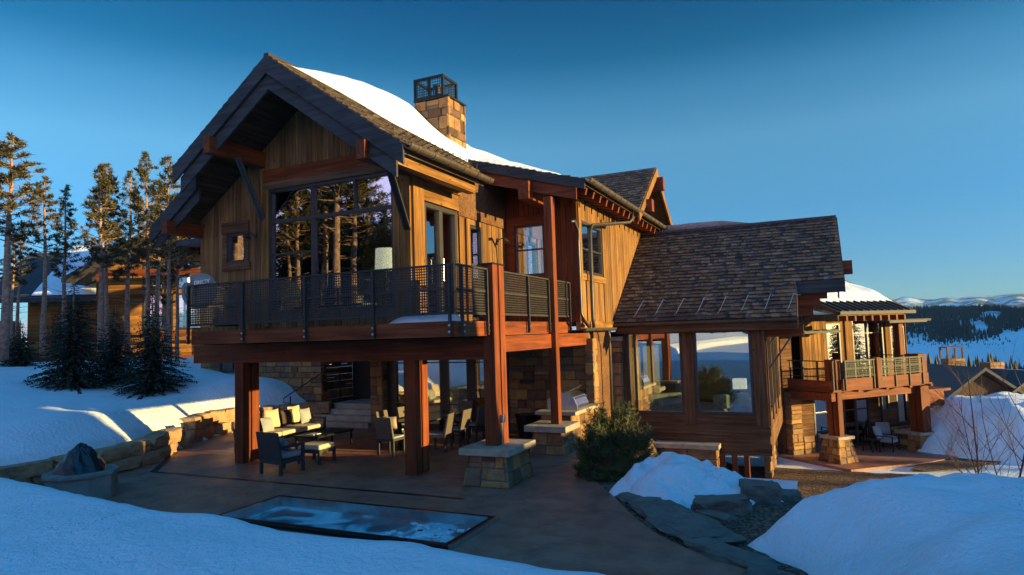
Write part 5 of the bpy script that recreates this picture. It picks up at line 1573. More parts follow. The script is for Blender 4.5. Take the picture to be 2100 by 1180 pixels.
# ================================================================== HOUSES IN THE VALLEY (right)
def dark_house(label, loc, az, w_, dp, h, rh, snowy=False, cagey=False):
    t = thing('valley_house', label, 'house', loc, az)
    def b_(n, m_, *bb):
        mb = MB()
        for q in bb: mb.box(*q)
        return mb.build(n, m_, t, world=False)
    mb = MB(); mb.box(-w_ / 2, w_ / 2, 0, dp, -3, h); mb.prism([(-w_ / 2, 0, h), (w_ / 2, 0, h), (0, 0, h + rh * .92)], (0, dp, 0)); mb.build('wall', M['soffit'], t, world=False)
    mb = MB(); o_ = .6
    for sg in (-1, 1):
        x = sg * (w_ / 2 + o_); zz = h - rh * o_ / (w_ / 2)
        mb.hexa([(0, -o_, h + rh - .05), (x, -o_, zz), (x, dp + o_, zz), (0, dp + o_, h + rh - .05), (0, -o_, h + rh + .18), (x, -o_, zz + .22), (x, dp + o_, zz + .22), (0, dp + o_, h + rh + .18)])
    rf = mb.build('roof', M['ridge'], t, world=False)
    for k in (-1, 1): 
        mb = MB(); mb.box(k * w_ / 4 - .5, k * w_ / 4 + .5, -.06, .02, h * .3, h * .75); mb.build('window', M['framedark'], t, world=False)
    b_('eave_board', M['barge'], (w_ / 2 + .55, w_ / 2 + .68, -.6, dp + .6, h - rh * .25 - .12, h - rh * .25 + .12), )
    mb = MB(); ashlar(mb, fN(dp * .4), w_ * .05, w_ * .05 + 1.3, h + rh * .6, h + rh + .6, (), .25, .4, .8, R6); ashlar(mb, lambda s, z, d: (w_ * .05 + 1.3 + d, s, z), dp * .4, dp * .4 + .8, h + rh * .6, h + rh + .6, (), .25, .4, .2, R6)
    mb.build('chimney', M['ashlar'], t, world=False)
    if cagey:
        mb = MB(); x0 = w_ * .05; y0 = dp * .4; z0 = h + rh + .6
        for x in (x0, x0 + 1.2):
            for y in (y0, y0 + .8): mb.box(x, x + .12, y, y + .12, z0, z0 + .8)
        mb.box(x0, x0 + 1.32, y0, y0 + .92, z0 + .8, z0 + .9); mb.build('chimney_cap', M['trim_x'], t, world=False)
    if snowy:
        mb = MB(); x = w_ / 2 + .4; zz = h - rh * .4 / (w_ / 2)
        mb.hexa([(.6, .3, h + rh - .05 - rh * .6 / (w_ / 2) + .25), (x, .3, zz + .28), (x, dp, zz + .28), (.6, dp, h + rh - rh * .6 / (w_ / 2) + .2), (.7, .5, h + rh - rh * .6 / (w_ / 2) + .55), (x - .1, .5, zz + .55), (x - .1, dp, zz + .55), (.7, dp, h + rh - rh * .6 / (w_ / 2) + .55)])
        mb.build('roof_snow', M['snow'], t, world=False, bevel=.1)
    return t
dark_house('dark roofed house down in the valley with a framed chimney top', (10.2, 56, -7.9), math.radians(28), 8.5, 9, 4.4, 2.9, False, True)
dark_house('low house at the right edge of the valley with snow along its roof', (13.6, 58, -7.0), math.radians(35), 7.5, 9, 3.8, 2.2, True)

# ================================================================== TREES
def clump(mb, c, r, n, rnd, up=.25, l=.16, w_=.018):
    for _ in range(n):
        d = Vector((rnd.gauss(0, 1), rnd.gauss(0, 1), rnd.gauss(up, .8))).normalized()
        p = Vector(c) + Vector((rnd.uniform(-r, r), rnd.uniform(-r, r), rnd.uniform(-r, r) * .7))
        s = d.cross(Vector((rnd.uniform(-1, 1), rnd.uniform(-1, 1), rnd.uniform(-1, 1)))).normalized() * w_
        q = p + d * l * rnd.uniform(.6, 1.3)
        mb.add([p - s, p + s, q + s * .5, q - s * .5], [(0, 1, 2, 3)])
def make_pine(seed, Hh, bare, spread, ntuft=150):
    rnd = random.Random(seed)
    tr = MB(); pts = []; rs = []
    bx, by = 0, 0
    for i in range(9):
        q = i / 8; bx += rnd.uniform(-.05, .05); by += rnd.uniform(-.05, .05)
        pts.append((bx, by, q * Hh - .5 * (i == 0))); rs.append(lerp(.15, .02, q))
    tr.tube(pts, rs, 7)
    def at(z):
        q = z / Hh * 8; i = min(7, int(q)); return Vector(pts[i]).lerp(Vector(pts[i + 1]), q - i)
    cr = MB()
    for k in range(14):     # dead snags low on the trunk
        z = rnd.uniform(.15, bare) * Hh; a = rnd.uniform(0, 2 * PI); p = at(z); L = rnd.uniform(.3, .8)
        tr.tube([p, p + Vector((math.cos(a) * L, math.sin(a) * L, rnd.uniform(-.1, .15)))], [.02, .006], 4)
    for k in range(ntuft):
        q = (k + rnd.random()) / ntuft; z = lerp(bare, .985, q) * Hh; a = rnd.uniform(0, 2 * PI)
        env = spread * (1 - q) ** .75 * (.55 + .45 * ss(q * 5)) + .10
        L = env * rnd.uniform(.55, 1.12)
        p = at(z); e = p + Vector((math.cos(a) * L, math.sin(a) * L, L * rnd.uniform(.05, .55)))
        tr.tube([p, p.lerp(e, .5) - Vector((0, 0, .04)), e], [.022 * (1 - q) + .008, .012, .006], 4)
        for f_ in ((.55, .75, .9, 1.0) if L > .35 else (.8, 1.0)):
            c = p.lerp(e, f_) + Vector((rnd.uniform(-.08, .08), rnd.uniform(-.08, .08), .05))
            clump(cr, c, .06, 15, rnd, .6, .15, .018)
    return tr, cr
def pine_proto(seed, label, *a):
    t = thing('pine_tree', label, 'tree', (0, 0, 0), 0, 'tall pines on the snowy rise at the left')
    tr, cr = make_pine(seed, *a)
    tr.build('trunk', M['bark'], t, world=False, smooth=True); cr.build('crown', M['pine'], t, world=False)
    return t
protos = [pine_proto(21, 'x', 9.0, .46, 1.25, 95), pine_proto(22, 'x', 9.0, .50, 1.1, 62), pine_proto(23, 'x', 9.0, .40, .95, 75), pine_proto(24, 'x', 9.0, .48, 1.3, 105)]
LT = [((-26.65, 13.77, 3.04), 7.9, 3, 1.25, 'broad full pine at the left edge of the photo'),
      ((-29.98, 16.03, 2.98), 5.1, 1, 1.0, 'short thin pine just right of the leftmost tree'),
      ((-27.83, 15.8, 3.0), 6.9, 1, 1.0, 'slim pine with open branches, third from the left, red trunk'),
      ((-31.76, 18.99, 3.1), 7.5, 2, .95, 'narrow spire pine standing alone over the left roof of the log house'),
      ((-27.66, 18.0, 2.25), 8.5, 0, 1.0, 'dense pine, left one of the close pair'),
      ((-29.17, 19.35, 2.19), 9.2, 3, .8, 'dense tall pine, right one of the close pair'),
      ((-29.54, 20.58, 2.3), 9.0, 2, 1.0, 'thin pine in front of the log house chimney'),
      ((-27.5, 19.99, 2.2), 9.6, 0, .8, 'tallest pine, in front of the glazed gable of the log house'),
      ((-30.45, 22.73, 2.2), 9.0, 1, 1.0, 'pine just behind the tallest pine, right of the glazed gable'),
      ((-25.33, 19.55, 2.1), 9.1, 3, .8, 'yellow lit pine nearest the lodge roof'),
      ((-26.77, 20.96, 2.1), 7.6, 0, .8, 'pine whose trunk stands right beside the lodge eave'),
      ((-31.84, 24.22, 2.2), 6.4, 2, 1.0, 'small pine at the right corner of the log house'),
      ((-38.93, 20.5, 3.3), 5.9, 1, 1.1, 'distant pine beyond the left trees')]
usedp = set()
for i, (loc, hh, k, wdt, lab) in enumerate(LT):
    s = hh / 9.0; pr = protos[k]
    o = pr if k not in usedp else dup(pr)
    usedp.add(k)
    o.location = loc; o.rotation_euler = (0, 0, i * 1.7); o.scale = (s * wdt, s * wdt, s); o['label'] = lab
# pines behind the camera: they stand in the window reflections
rb = random.Random(31)
for i in range(34):
    x = rb.uniform(-46, -19); y = rb.uniform(-24, 2) if x < -24 else rb.uniform(-28, -4)
    o = dup(protos[i % 4], (x, y, H(x, y)), rb.uniform(0, 6)); s = rb.uniform(1.3, 2.0); o.scale = (s * 1.05, s * 1.05, s)
    o['label'] = 'pine behind the photographer that shows in the window reflections'; o['group'] = 'pines behind the photographer'
def make_spruce(seed, Hh, R):
    rnd = random.Random(seed); tr = MB(); cr = MB()
    tr.tube([(0, 0, -.3), (0, 0, Hh * .5), (0, 0, Hh)], [.10, .06, .012], 7)
    nl = int(Hh / .065)
    for i in range(nl):
        q = i / nl; z = .12 + q * (Hh - .2); env = R * (1 - q) ** .85 + .04
        nb_ = max(4, int(13 * (1 - q) + 4)); a0 = rnd.uniform(0, 6)
        for k in range(nb_):
            a = a0 + 2 * PI * k / nb_ + rnd.uniform(-.2, .2); L = env * rnd.uniform(.6, 1.12)
            u = Vector((math.cos(a), math.sin(a), 0)); sd_ = Vector((-u.y, u.x, 0)); p = Vector((0, 0, z))
            e = p + u * L + Vector((0, 0, (-.28 + .2 * q + rnd.uniform(-.14, .14)) * L))
            n_ = max(3, int(L / .065))
            for j in range(n_):
                c = p.lerp(e, (j + 1) / n_); wl_ = .13 * (1 - .4 * j / n_) * min(1, L + .3)
                for sg in (-1, 1):
                    d = (u * .8 + sd_ * sg * rnd.uniform(.5, 1.1) + Vector((0, 0, rnd.uniform(-.75, .45)))).normalized()
                    wv_ = Vector((rnd.uniform(-.03, .03), rnd.uniform(-.03, .03), rnd.uniform(-.03, .03)))
                    t_ = c + d * wl_ * rnd.uniform(.7, 1.3)
                    cr.add([c - wv_, c + wv_, t_], [(0, 1, 2)])
    return tr, cr
def spruce(seed, Hh, R, loc, label):
    t = thing('spruce_tree', label, 'tree', loc, 0, 'dark spruces on the snow slope')
    tr, cr = make_spruce(seed, Hh, R); tr.build('trunk', M['bark'], t, world=False); cr.build('crown', M['spruce'], t, world=False); return t
spruce(41, 3.6, 1.5, (-22.3, 13.6, H(-22.3, 13.6) - .1), 'wide dark spruce on the snow slope, left of the two big ones')
spruce(42, 2.8, 1.05, (-22.4, 15.1, H(-22.4, 15.1) - .1), 'smaller dark spruce squeezed between the two big ones')
spruce(43, 3.2, 1.5, (-20.2, 14.9, H(-20.2, 14.9) - .1), 'wide dark spruce nearest the lodge on the snow slope')
spruce(44, 2.0, .9, (-29.0, 15.6, H(-29.0, 15.6) - .1), 'low dark spruce below the leftmost pines')
t = spruce(45, 7, 2.0, (16.5, 60, -7), 'dark conifer at the right edge beside the valley houses'); 
for i, (x, y, s) in enumerate(((14.8, 55, .75), (18.5, 66, 1.1), (5.5, 62, .6), (12.2, 72, .8))):
    o = dup(t, (x, y, H(x, y) - .2), i * 1.3); o.scale = (s, s, s); o['label'] = ['shorter conifer in front of the right valley house', 'tall conifer furthest right behind the valley houses', 'small conifer left of the dark roofed valley house', 'conifer between the two valley houses'][i]
    o['group'] = 'conifers around the valley houses'
t['group'] = 'conifers around the valley houses'
for i in range(20):
    o = dup(t, (rb.uniform(-60, -38), rb.uniform(-40, 4), 2.2), i * 1.9); k = rb.uniform(1.3, 2.0); o.scale = (k * 1.3, k * 1.3, k)
    o['label'] = 'dark conifer far behind the photographer, backing the reflected pines'; o['group'] = 'conifers behind the photographer'
for i in range(16):
    o = dup(t, (rb.uniform(-40, -27), rb.uniform(-34, -20), 1.5), i * 2.3); k = rb.uniform(1.6, 2.2); o.scale = (k * 1.3, k * 1.3, k)
    o['label'] = 'dark conifer far behind the photographer, backing the reflected pines'; o['group'] = 'conifers behind the photographer'
for i in range(26):
    xx = rb.uniform(-92, -44); o = dup(t, (xx, xx * rb.uniform(.75, 1.15) + 6, 1.0), i * 2.3); k = rb.uniform(2.4, 3.2); o.scale = (k * 1.5, k * 1.5, k)
    o['label'] = 'dark conifer far behind the photographer, backing the reflected pines'; o['group'] = 'conifers behind the photographer'
for i in range(10):  # unseen row added so the lower lodge glass mirrors dark trees
    xx = 41 + 8 * rb.random(); yy = 26 + i * 1.9; zb_ = H(xx, yy) - .2; k = (4.6 - zb_) / 7.0
    o = dup(t, (xx, yy, zb_), i * 1.3); o.scale = (k * .95, k * .95, k)
    o['label'] = 'unseen conifer added east of the lower lodge to darken its windows'; o['group'] = 'added conifers east of the lower lodge'
# unseen conifers added on the berm, off to the right, to streak the sunlight
for i, (x, y, s) in enumerate(((15, 13.0, .30), (16, 13.9, .22), (17.5, -1.5, .7), (15.5, -6, .6))):
    o = dup(t, (x, y, 2.4 if y > 8 else 7.5), i * 1.1); o.scale = (s, s, s); o['label'] = 'unseen conifer added on the snow berm to streak the sunlight'; o['group'] = 'added conifers on the snow berm'

# mugo shrub
sh = thing('mugo_shrub', 'round dark green pine shrub at the edge of the patio beside the stone pier', 'shrub', (-4.0, 13.5, -.03))
rnd = random.Random(51); st = MB(); cr = MB()
for k in range(430):
    a = rnd.uniform(0, 2 * PI); el = math.acos(rnd.uniform(-.15, 1)); r = rnd.uniform(.55, 1.0) ** .5
    rx = .86 + .16 * math.sin(a * 3 + 1) + rnd.uniform(-.12, .12); hz = 1.22 + .2 * math.sin(a * 2 + .5) + rnd.uniform(-.12, .18)
    e = Vector((rx * r * math.sin(el) * math.cos(a), rx * r * math.sin(el) * math.sin(a), max(.06, hz * r * math.cos(el) + .08)))
    st.tube([(e.x * .15, e.y * .15, .05), e * .6, e], [.014, .008, .004], 4)
    d = e.normalized() + Vector((0, 0, .5))
    for j in range(3):
        clump(cr, e - d * .07 * j, .04, 22, rnd, .8, .10, .0055)
st.build('stems', M['bark'], sh); [None]
sh_c = cr.build('needles', M['mugo'], sh, world=False)
for o in [c for c in bpy.data.objects if c.parent == sh and c.name.startswith('stems')]: 
    bpy.data.objects.remove(o)
st.build('stems', M['bark'], sh, world=False)

# bare saplings
def sapling(seed, loc, Hh, label, lean):
    rnd = random.Random(seed); t = thing('bare_sapling', label, 'tree', loc, 0, 'bare saplings by the lane')
    mb = MB(); tw = MB()
    def grow(p, d, L, r, dep, m_):
        pts = [p]; n_ = 5
        for i in range(n_):
            d = (d + Vector((rnd.uniform(-.12, .12), rnd.uniform(-.12, .12), .05))).normalized(); pts.append(pts[-1] + d * L / n_)
        m_.tube(pts, [lerp(r, r * .3, i / n_) for i in range(n_ + 1)], 5 if dep < 2 else 3)
        if dep < 3:
            for i in range(8 if dep == 0 else 5):
                q = rnd.uniform(.18 if dep == 0 else .2, .95); j = min(n_ - 1, int(q * n_)); b_ = pts[j].lerp(pts[j + 1], q * n_ - j)
                a = rnd.uniform(0, 2 * PI); nd = (d * .75 + Vector((math.cos(a), math.sin(a), .25)) * .8).normalized()
                grow(b_, nd, L * rnd.uniform(.32, .55) * (1.1 - q * .4), r * .4, dep + 1, tw)
    grow(Vector((0, 0, -.1)), Vector((lean, 0, 1)).normalized(), Hh, .035, 0, mb)
    grow(Vector((.02, .05, -.1)), Vector((-lean - .15, .1, 1)).normalized(), Hh * .8, .022, 0, mb)
    mb.build('trunk', M['twig'], t, world=False); tw.build('twigs', M['twig'], t, world=False)
sapling(61, (3.75, 21.5, H(3.75, 21.5) - .05), 4.1, 'bare sapling at the lane, the left one of the two', -.06)
sapling(62, (4.35, 21.4, H(4.35, 21.4) - .05), 4.3, 'bare sapling at the lane, the right one of the two', .03)

# ================================================================== BOULDERS, SLABS
R7 = random.Random(17)
def rock(mb, c, sx, sy, sz, rz, rnd, sub=2, rough=.13):
    bm = bmesh.new(); bmesh.ops.create_cube(bm, size=2)
    bmesh.ops.subdivide_edges(bm, edges=bm.edges[:], cuts=sub + 1, use_grid_fill=True)
    o_ = rnd.uniform(0, 99); M_ = Matrix.Rotation(rz, 3, 'Z')
    vs = []
    for v in bm.verts:
        p = v.co.copy(); q = p.normalized() * 1.25
        p = p.lerp(q, .28); n_ = noise.noise_vector(p * 1.1 + Vector((o_, o_, 0))); p += n_ * rough * 1.4 + noise.noise_vector(p * 3 + Vector((o_, 0, 0))) * rough * .4
        p = Vector((p.x * sx, p.y * sy, p.z * sz)); vs.append(M_ @ p + Vector(c))
    idx = {v: i for i, v in enumerate(bm.verts)}
    fs = [[idx[v] for v in f_.verts] for f_ in bm.faces]; bm.free()
    mb.add(vs, fs); return mb
def boulder_wall(name, label, line, h, parent_loc, hrow=.30):
    t = thing(name, label, 'wall', parent_loc)
    for row in range(int(round(h / hrow))):
        pos = 0; L = [math.dist(a, b_) for a, b_ in zip(line, line[1:])]; tot = sum(L); s = -R7.uniform(0, .3)
        while s < tot:
            w_ = R7.uniform(.45, .95); m_ = min(tot - .01, max(0, s + w_ / 2)); q = m_; i = 0
            while q > L[i] and i < len(L) - 1: q -= L[i]; i += 1
            a, b_ = line[i], line[i + 1]; x = lerp(a[0], b_[0], q / L[i]); y = lerp(a[1], b_[1], q / L[i])
            mb = MB(); rock(mb, (x + R7.uniform(-.05, .05), y + R7.uniform(-.05, .05), hrow * (row + .5) + R7.uniform(-.02, .02)), w_ * .48, R7.uniform(.2, .3), hrow * R7.uniform(.46, .60), math.atan2(b_[1] - a[1], b_[0] - a[0]) + R7.uniform(-.15, .15), R7, 2, .15)
            mb.build('boulder', M['boulder'], t, smooth=False)
            s += w_
    return t
boulder_wall('boulder_wall', 'boulder retaining wall along the snow slope at the left patio edge, lit gold in patches', [(-15.25, 7.0), (-15.05, 9.0), (-15.2, 10.3), (-15.5, 11.3), (-16.1, 12.2), (-16.4, 12.6)], .60, (-15.3, 10, 0))
boulder_wall('boulder_wall', 'boulder retaining wall curving behind the seating area towards the stone steps', [(-17.2, 13.9), (-17.8, 15.2), (-17.7, 16.4), (-17.1, 17.3), (-16.3, 18.0), (-15.9, 18.3)], .74, (-17.6, 16, 0), .37)
lw_ = thing('stone_blocks', 'low rough stone blocks stepping up through snow between the two boulder walls', 'rocks', (-17.3, 13.2, 0))
for (x, y, z, a, b_, c, r) in ((-17.0, 13.2, .12, .45, .25, .16, .9), (-17.6, 13.0, .42, .5, .3, .14, .8), (-18.2, 12.9, .66, .4, .3, .12, .5), (-17.4, 13.8, .35, .4, .25, .2, 1.2)):
    mb = MB(); rock(mb, (x, y, z), a, b_, c, r, R7); mb.build('block', M['boulder'], lw_)
slabs = [((-2.95, 11.55, .02), (.36, .26, .05), .5, 'small flat slab stone nearest the crusty snow heap'),
         ((-2.45, 10.75, .04), (.62, .36, .06), -.95, 'large flat grey slab stone at the widest part of the bed'),
         ((-1.85, 10.0, .04), (.66, .42, .06), -.85, 'large flat grey slab stone below the crusty snow heap'),
         ((-1.2, 9.0, .03), (.62, .18, .06), -.62, 'narrow grey slab stone between the path edge and the big snow heap'),
         ((-.55, 8.3, .02), (.40, .16, .06), -.5, 'last narrow grey slab stone at the bottom edge of the photo')]
for loc, sc, rz, lab in slabs:
    mb = MB(); rock(mb, loc, *sc, rz, R7, 6, .17); o = mb.build('slab_stone', M['slab']); tag(o, lab, 'rock', 'slab stones of the planting bed')
for loc, sc, rz, lab in [((-1.55, 11.2, .06), (.42, .22, .15), .5, 'brown boulder at the right foot of the crusty snow heap'), ((-1.05, 12.2, .08), (.30, .25, .20), .2, 'dark upright boulder beyond the brown one'),
                         ((-1.6, 10.6, .0), (.30, .16, .10), -.6, 'small boulder between the slab stones and the big snow heap'), ((-.75, 13.0, -.2), (.25, .2, .16), .8, 'boulder at the start of the snow ribbon')]:
    mb = MB(); rock(mb, loc, *sc, rz, R7, 5, .22); o = mb.build('boulder', M['slab']); tag(o, lab, 'rock', 'boulders beside the snow heaps')
# pebbles along the path edge
mb = MB()
for i in range(320):
    y = R7.uniform(7.6, 12.6); x = edge_x(y) + abs(R7.gauss(.05, .07)) + .02; s = R7.uniform(.008, .026)
    z = bed_h(x, y); mb.add([(x - s, y, z), (x, y - s, z), (x + s, y, z), (x, y + s, z), (x, y, z + s * 1.2)], [(0, 1, 4), (1, 2, 4), (2, 3, 4), (3, 0, 4)])
o = mb.build('gravel', M['slab']); tag(o, 'loose gravel along the curved path edge', 'gravel', None, 'stuff')

# ================================================================== HOT TUB
ht = thing('hot_tub', 'sunken rectangular hot tub with dark rim and half frozen water', 'hot tub', (-7, 8.8, 0))
X0, X1, Y0, Y1 = -9.36, -4.76, 7.98, 9.54
mb = MB(); w_ = .13
mb.box(X0, X1, Y1 - w_, Y1, -.3, .06); mb.box(X0, X1, Y0, Y0 + w_, -.3, .06); mb.box(X0, X0 + w_, Y0 + w_, Y1 - w_, -.3, .059); mb.box(X1 - w_, X1, Y0 + w_, Y1 - w_, -.3, .059)
mb.build('rim', M['black'], ht, bevel=.012)
mb = MB(); e = .02
mb.box(X0 + w_, X1 - w_, Y1 - w_ - e, Y1 - w_ - .001, -.3, .075); mb.box(X0 + w_, X0 + w_ + e, Y0 + w_, Y1 - w_ - e, -.3, .074); mb.box(X1 - .02, X1 + .018, Y0, Y1, .0, .075)
mb.build('metal_edge', M['galv'], ht)
mb = MB(); mb.box(X0 + w_, X1 - w_, Y0 + w_, Y1 - w_, -.34, -.10)
mb.build('ice', M['ice'], ht)
for i in range(60):
    chn = MB(); x = R7.uniform(-6.3, -5.0); y = R7.uniform(8.2, 9.3); s = R7.uniform(.03, .09); a = R7.uniform(0, 3)
    c, d = math.cos(a) * s, math.sin(a) * s
    chn.prism([(x + c, y + d, -.096), (x - d * .8, y + c * .7, -.096), (x - c, y - d, -.096), (x + d, y - c * .8, -.096)], (0, 0, .02)); chn.build('ice_shard', M['snow_dirty'], ht)

# ================================================================== FIRE PIT
fp = thing('fire_pit', 'grey capped fire pit ring with a crumpled black cover bulging from it', 'fire pit', (-13.95, 8.25, 0))
mb = MB(); n = 9; ring = []
for k in range(n):
    a0, a1 = 2 * PI * k / n + .35, 2 * PI * (k + 1) / n + .35
    ro, ri = .68, .40
    p = [(math.cos(a0) * ri, math.sin(a0) * ri), (math.cos(a0) * ro, math.sin(a0) * ro), (math.cos(a1) * ro, math.sin(a1) * ro), (math.cos(a1) * ri, math.sin(a1) * ri)]
    mb.prism([(x - 13.38, y + 8.35, .44) for x, y in p], (0, 0, .07))
mb.build('cap_ring', M['concrete'], fp, bevel=.01)
mb = MB()
for k in range(n):
    a0, a1 = 2 * PI * k / n + .35, 2 * PI * (k + 1) / n + .35; ro, ri = .63, .44
    p = [(math.cos(a0) * ri, math.sin(a0) * ri), (math.cos(a0) * ro, math.sin(a0) * ro), (math.cos(a1) * ro, math.sin(a1) * ro), (math.cos(a1) * ri, math.sin(a1) * ri)]
    mb.prism([(x - 13.38, y + 8.35, 0) for x, y in p], (0, 0, .439))
mb.build('ring_wall', M['concrete'], fp)
vs = []; nr, na = 12, 36
for i in range(nr + 1):
    for k in range(na):
        a = 2 * PI * k / na; r = .47 * i / nr * (1 + .06 * math.sin(5 * a))
        z = .46 + .55 * (1 - (i / nr) ** 1.6) + .10 * abs(N(math.cos(a) * 1.5, math.sin(a) * 1.5, i * .12, 2.2)) * (1 if i < nr else 0)
        vs.append((-13.38 + r * math.cos(a), 8.35 + r * math.sin(a), z))
mb = MB(); mb.add(vs, [(i * na + k, i * na + (k + 1) % na, (i + 1) * na + (k + 1) % na, (i + 1) * na + k) for i in range(nr) for k in range(na)])
M['vinyl'] = plain('black_vinyl', (0.018, 0.018, 0.022), .28, 0, .3, 5, .5)
mb.build('cover', M['vinyl'], fp, smooth=False)

# ================================================================== PATIO FURNITURE
def pillow(mb, c, w_, h, th, tilt=0, rz=0, roll=0):
    n = 9; Mx = Matrix.Translation(c) @ Matrix.Rotation(rz, 4, 'Z') @ Matrix.Rotation(tilt, 4, 'X') @ Matrix.Rotation(roll, 4, 'Y')
    for sg in (-1, 1):
        vs = []
        for i in range(n):
            for j in range(n):
                u, v_ = i / (n - 1) * 2 - 1, j / (n - 1) * 2 - 1
                pinch = 1 - .09 * (1 - abs(u) ** 2) * (abs(v_) > .99) - .09 * (1 - v_ * v_) * (abs(u) > .99)
                d = th / 2 * ((1 - u * u) * (1 - v_ * v_)) ** .42
                vs.append(Mx @ Vector((u * w_ / 2 * (1 - .07 * (1 - v_ * v_)), sg * d, v_ * h / 2 * (1 - .07 * (1 - u * u)))))
        mb.add(vs, [(i * n + j, i * n + j + 1, (i + 1) * n + j + 1, (i + 1) * n + j) for i in range(n - 1) for j in range(n - 1)])
    return mb
def outdoor_seat(name, label, cat, loc, rz, W, seat_mat, back_h=.92, D=.72, cush=1, grp=None, legs=True):
    """faces local -y; backrest at +y"""
    t = thing(name, label, cat, loc, rz, grp)
    def P(n, m_, q, bev=.01):
        mb = MB(); mb.box(*q); return mb.build(n, m_, t, world=False, bevel=bev)
    P('seat_frame', M['wicker'], (-W / 2, W / 2, -D / 2, D / 2, .24, .33))
    mb = MB(); mb.hexa([(-W / 2, D / 2 - .07, .33), (W / 2, D / 2 - .07, .33), (W / 2, D / 2, .33), (-W / 2, D / 2, .33),
                        (-W / 2, D / 2 + .05, back_h), (W / 2, D / 2 + .05, back_h), (W / 2, D / 2 + .10, back_h), (-W / 2, D / 2 + .10, back_h)])
    mb.build('backrest', M['wicker'], t, world=False, bevel=.01)
    for sg in (-1, 1):
        mb = MB(); x = sg * (W / 2 - .03)
        mb.box(x - .035, x + .035, -D / 2, D / 2, .58, .63); mb.box(x - .03, x + .03, -D / 2, -D / 2 + .06, .33, .58)
        mb.build('armrest', M['wicker'], t, world=False)
    for x in (-W / 2, W / 2 - .06):
        for y in (-D / 2, D / 2 - .06): P('leg', M['wicker'], (x, x + .06, y, y + .06, 0, .239), 0)
    for k in range(cush):
        a = lerp(-W / 2 + .07, W / 2 - .07, k / cush); b_ = lerp(-W / 2 + .07, W / 2 - .07, (k + 1) / cush)
        P('seat_cushion', seat_mat, (a + .005, b_ - .005, -D / 2 - .01, D / 2 - .08, .332, .46), .04)
    return t
sofa = outdoor_seat('outdoor_sofa', 'dark wicker outdoor sofa with tan and brown cushions between the two front posts', 'sofa', (-13.95, 14.35, 0), PI / 2, 2.7, M['cushion'], .78, .8, 3)
for k, (y, mt_, z, w_, tl, lab) in enumerate(((13.35, 'cushion', .74, .52, -.35, 'tan back pillow at the near end of the outdoor sofa'), (13.85, 'greycush', .64, .42, -.55, 'grey throw pillow leaning low at the near end of the outdoor sofa'),
        (14.15, 'cushion', .76, .52, -.35, 'bright tan pillow in the middle of the outdoor sofa'), (14.62, 'brown', .74, .46, -.30, 'round backed dark brown pillow on the outdoor sofa'),
        (15.0, 'cushion', .78, .50, -.35, 'tan back pillow at the far end of the outdoor sofa'), (15.35, 'greycush', .70, .44, -.40, 'patterned grey pillow at the far end of the outdoor sofa'))):
    mb = MB(); pillow(mb, (-14.12 + (.10 if k in (1, 3, 5) else 0), y, z), w_, w_, .17, tl * .6, PI / 2, 0.0); o = mb.build('pillow', M[mt_], smooth=True); tag(o, lab, 'pillow', 'pillows on the outdoor sofa')
outdoor_seat('armchair', 'dark wicker armchair with its tall back to us beside the left post', 'armchair', (-11.12, 11.42, 0), PI - .10, .70, M['greycush'], .94, .68, 1)
mb = MB(); pillow(mb, (-11.15, 11.45, .62), .42, .38, .14, .55, -.1); o = mb.build('pillow', M['greycush'], smooth=True); tag(o, 'grey pillow inside the wicker armchair', 'pillow')
ot = thing('ottoman', 'wicker ottoman with a pale cushion between armchair and sofa', 'ottoman', (-11.15, 12.55, 0))
part('frame', M['wicker'], ot, (-11.48, -10.80, 12.28, 12.86, .26, .34)); part('seat_cushion', M['cushion'], ot, (-11.47, -10.81, 12.29, 12.85, .341, .46), bevel=.035)
for x in (-11.48, -10.86):
    for y in (12.28, 12.80): part('leg', M['wicker'], ot, (x, x + .06, y, y + .06, 0, .26))
ct = thing('coffee_table', 'low dark coffee table in front of the outdoor sofa', 'coffee table', (-12.3, 14.3, 0))
part('top', M['black'], ct, (-12.75, -11.95, 13.5, 15.0, .38, .43), bevel=.008)
for x in (-12.72, -12.03):
    for y in (13.53, 14.92): part('leg', M['black'], ct, (x, x + .05, y, y + .05, 0, .38))
part('tray', M['white'], ct, (-12.5, -12.25, 13.7, 14.0, .431, .445))
# dining set
dt = thing('dining_table', 'dark outdoor dining table behind the middle post', 'dining table', (-9.8, 15.7, 0))
M['tabletop'] = plain('polished_tabletop', (0.06, 0.065, 0.07), .18, 0, .2)
part('top', M['tabletop'], dt, (-10.3, -9.3, 14.4, 17.0, .71, .75), bevel=.01)
for x in (-10.2, -9.48):
    for y in (14.6, 16.7): part('leg', M['black'], dt, (x, x + .08, y, y + .08, 0, .71))
def dchair(loc, rz, label):
    t = thing('dining_chair', label, 'chair', loc, rz, 'chairs around the dining table')
    mb = MB(); mb.box(-.25, .25, -.25, .25, .36, .42); mb.build('seat', M['wicker'], t, world=False, bevel=.01)
    mb = MB(); mb.box(-.24, .24, -.24, .20, .421, .47); mb.build('seat_cushion', M['greycush'], t, world=False, bevel=.02)
    mb = MB(); mb.hexa([(-.25, .20, .42), (.25, .20, .42), (.25, .26, .42), (-.25, .26, .42), (-.25, .32, .96), (.25, .32, .96), (.25, .37, .96), (-.25, .37, .96)]); mb.build('backrest', M['wick2'], t, world=False, bevel=.01)
    for x in (-.25, .20):
        for y in (-.25, .20): mb = MB(); mb.box(x, x + .05, y, y + .05, 0, .36); mb.build('leg', M['wicker'], t, world=False)
    return t
M['wick2'] = plain('brown_wicker', (0.11, 0.085, 0.065), .6, 0, .4, 60, .6)
d0 = dchair((-9.0, 14.75, 0), -PI / 2 + .15, 'dining chair nearest to us on the sunny side of the dining table')
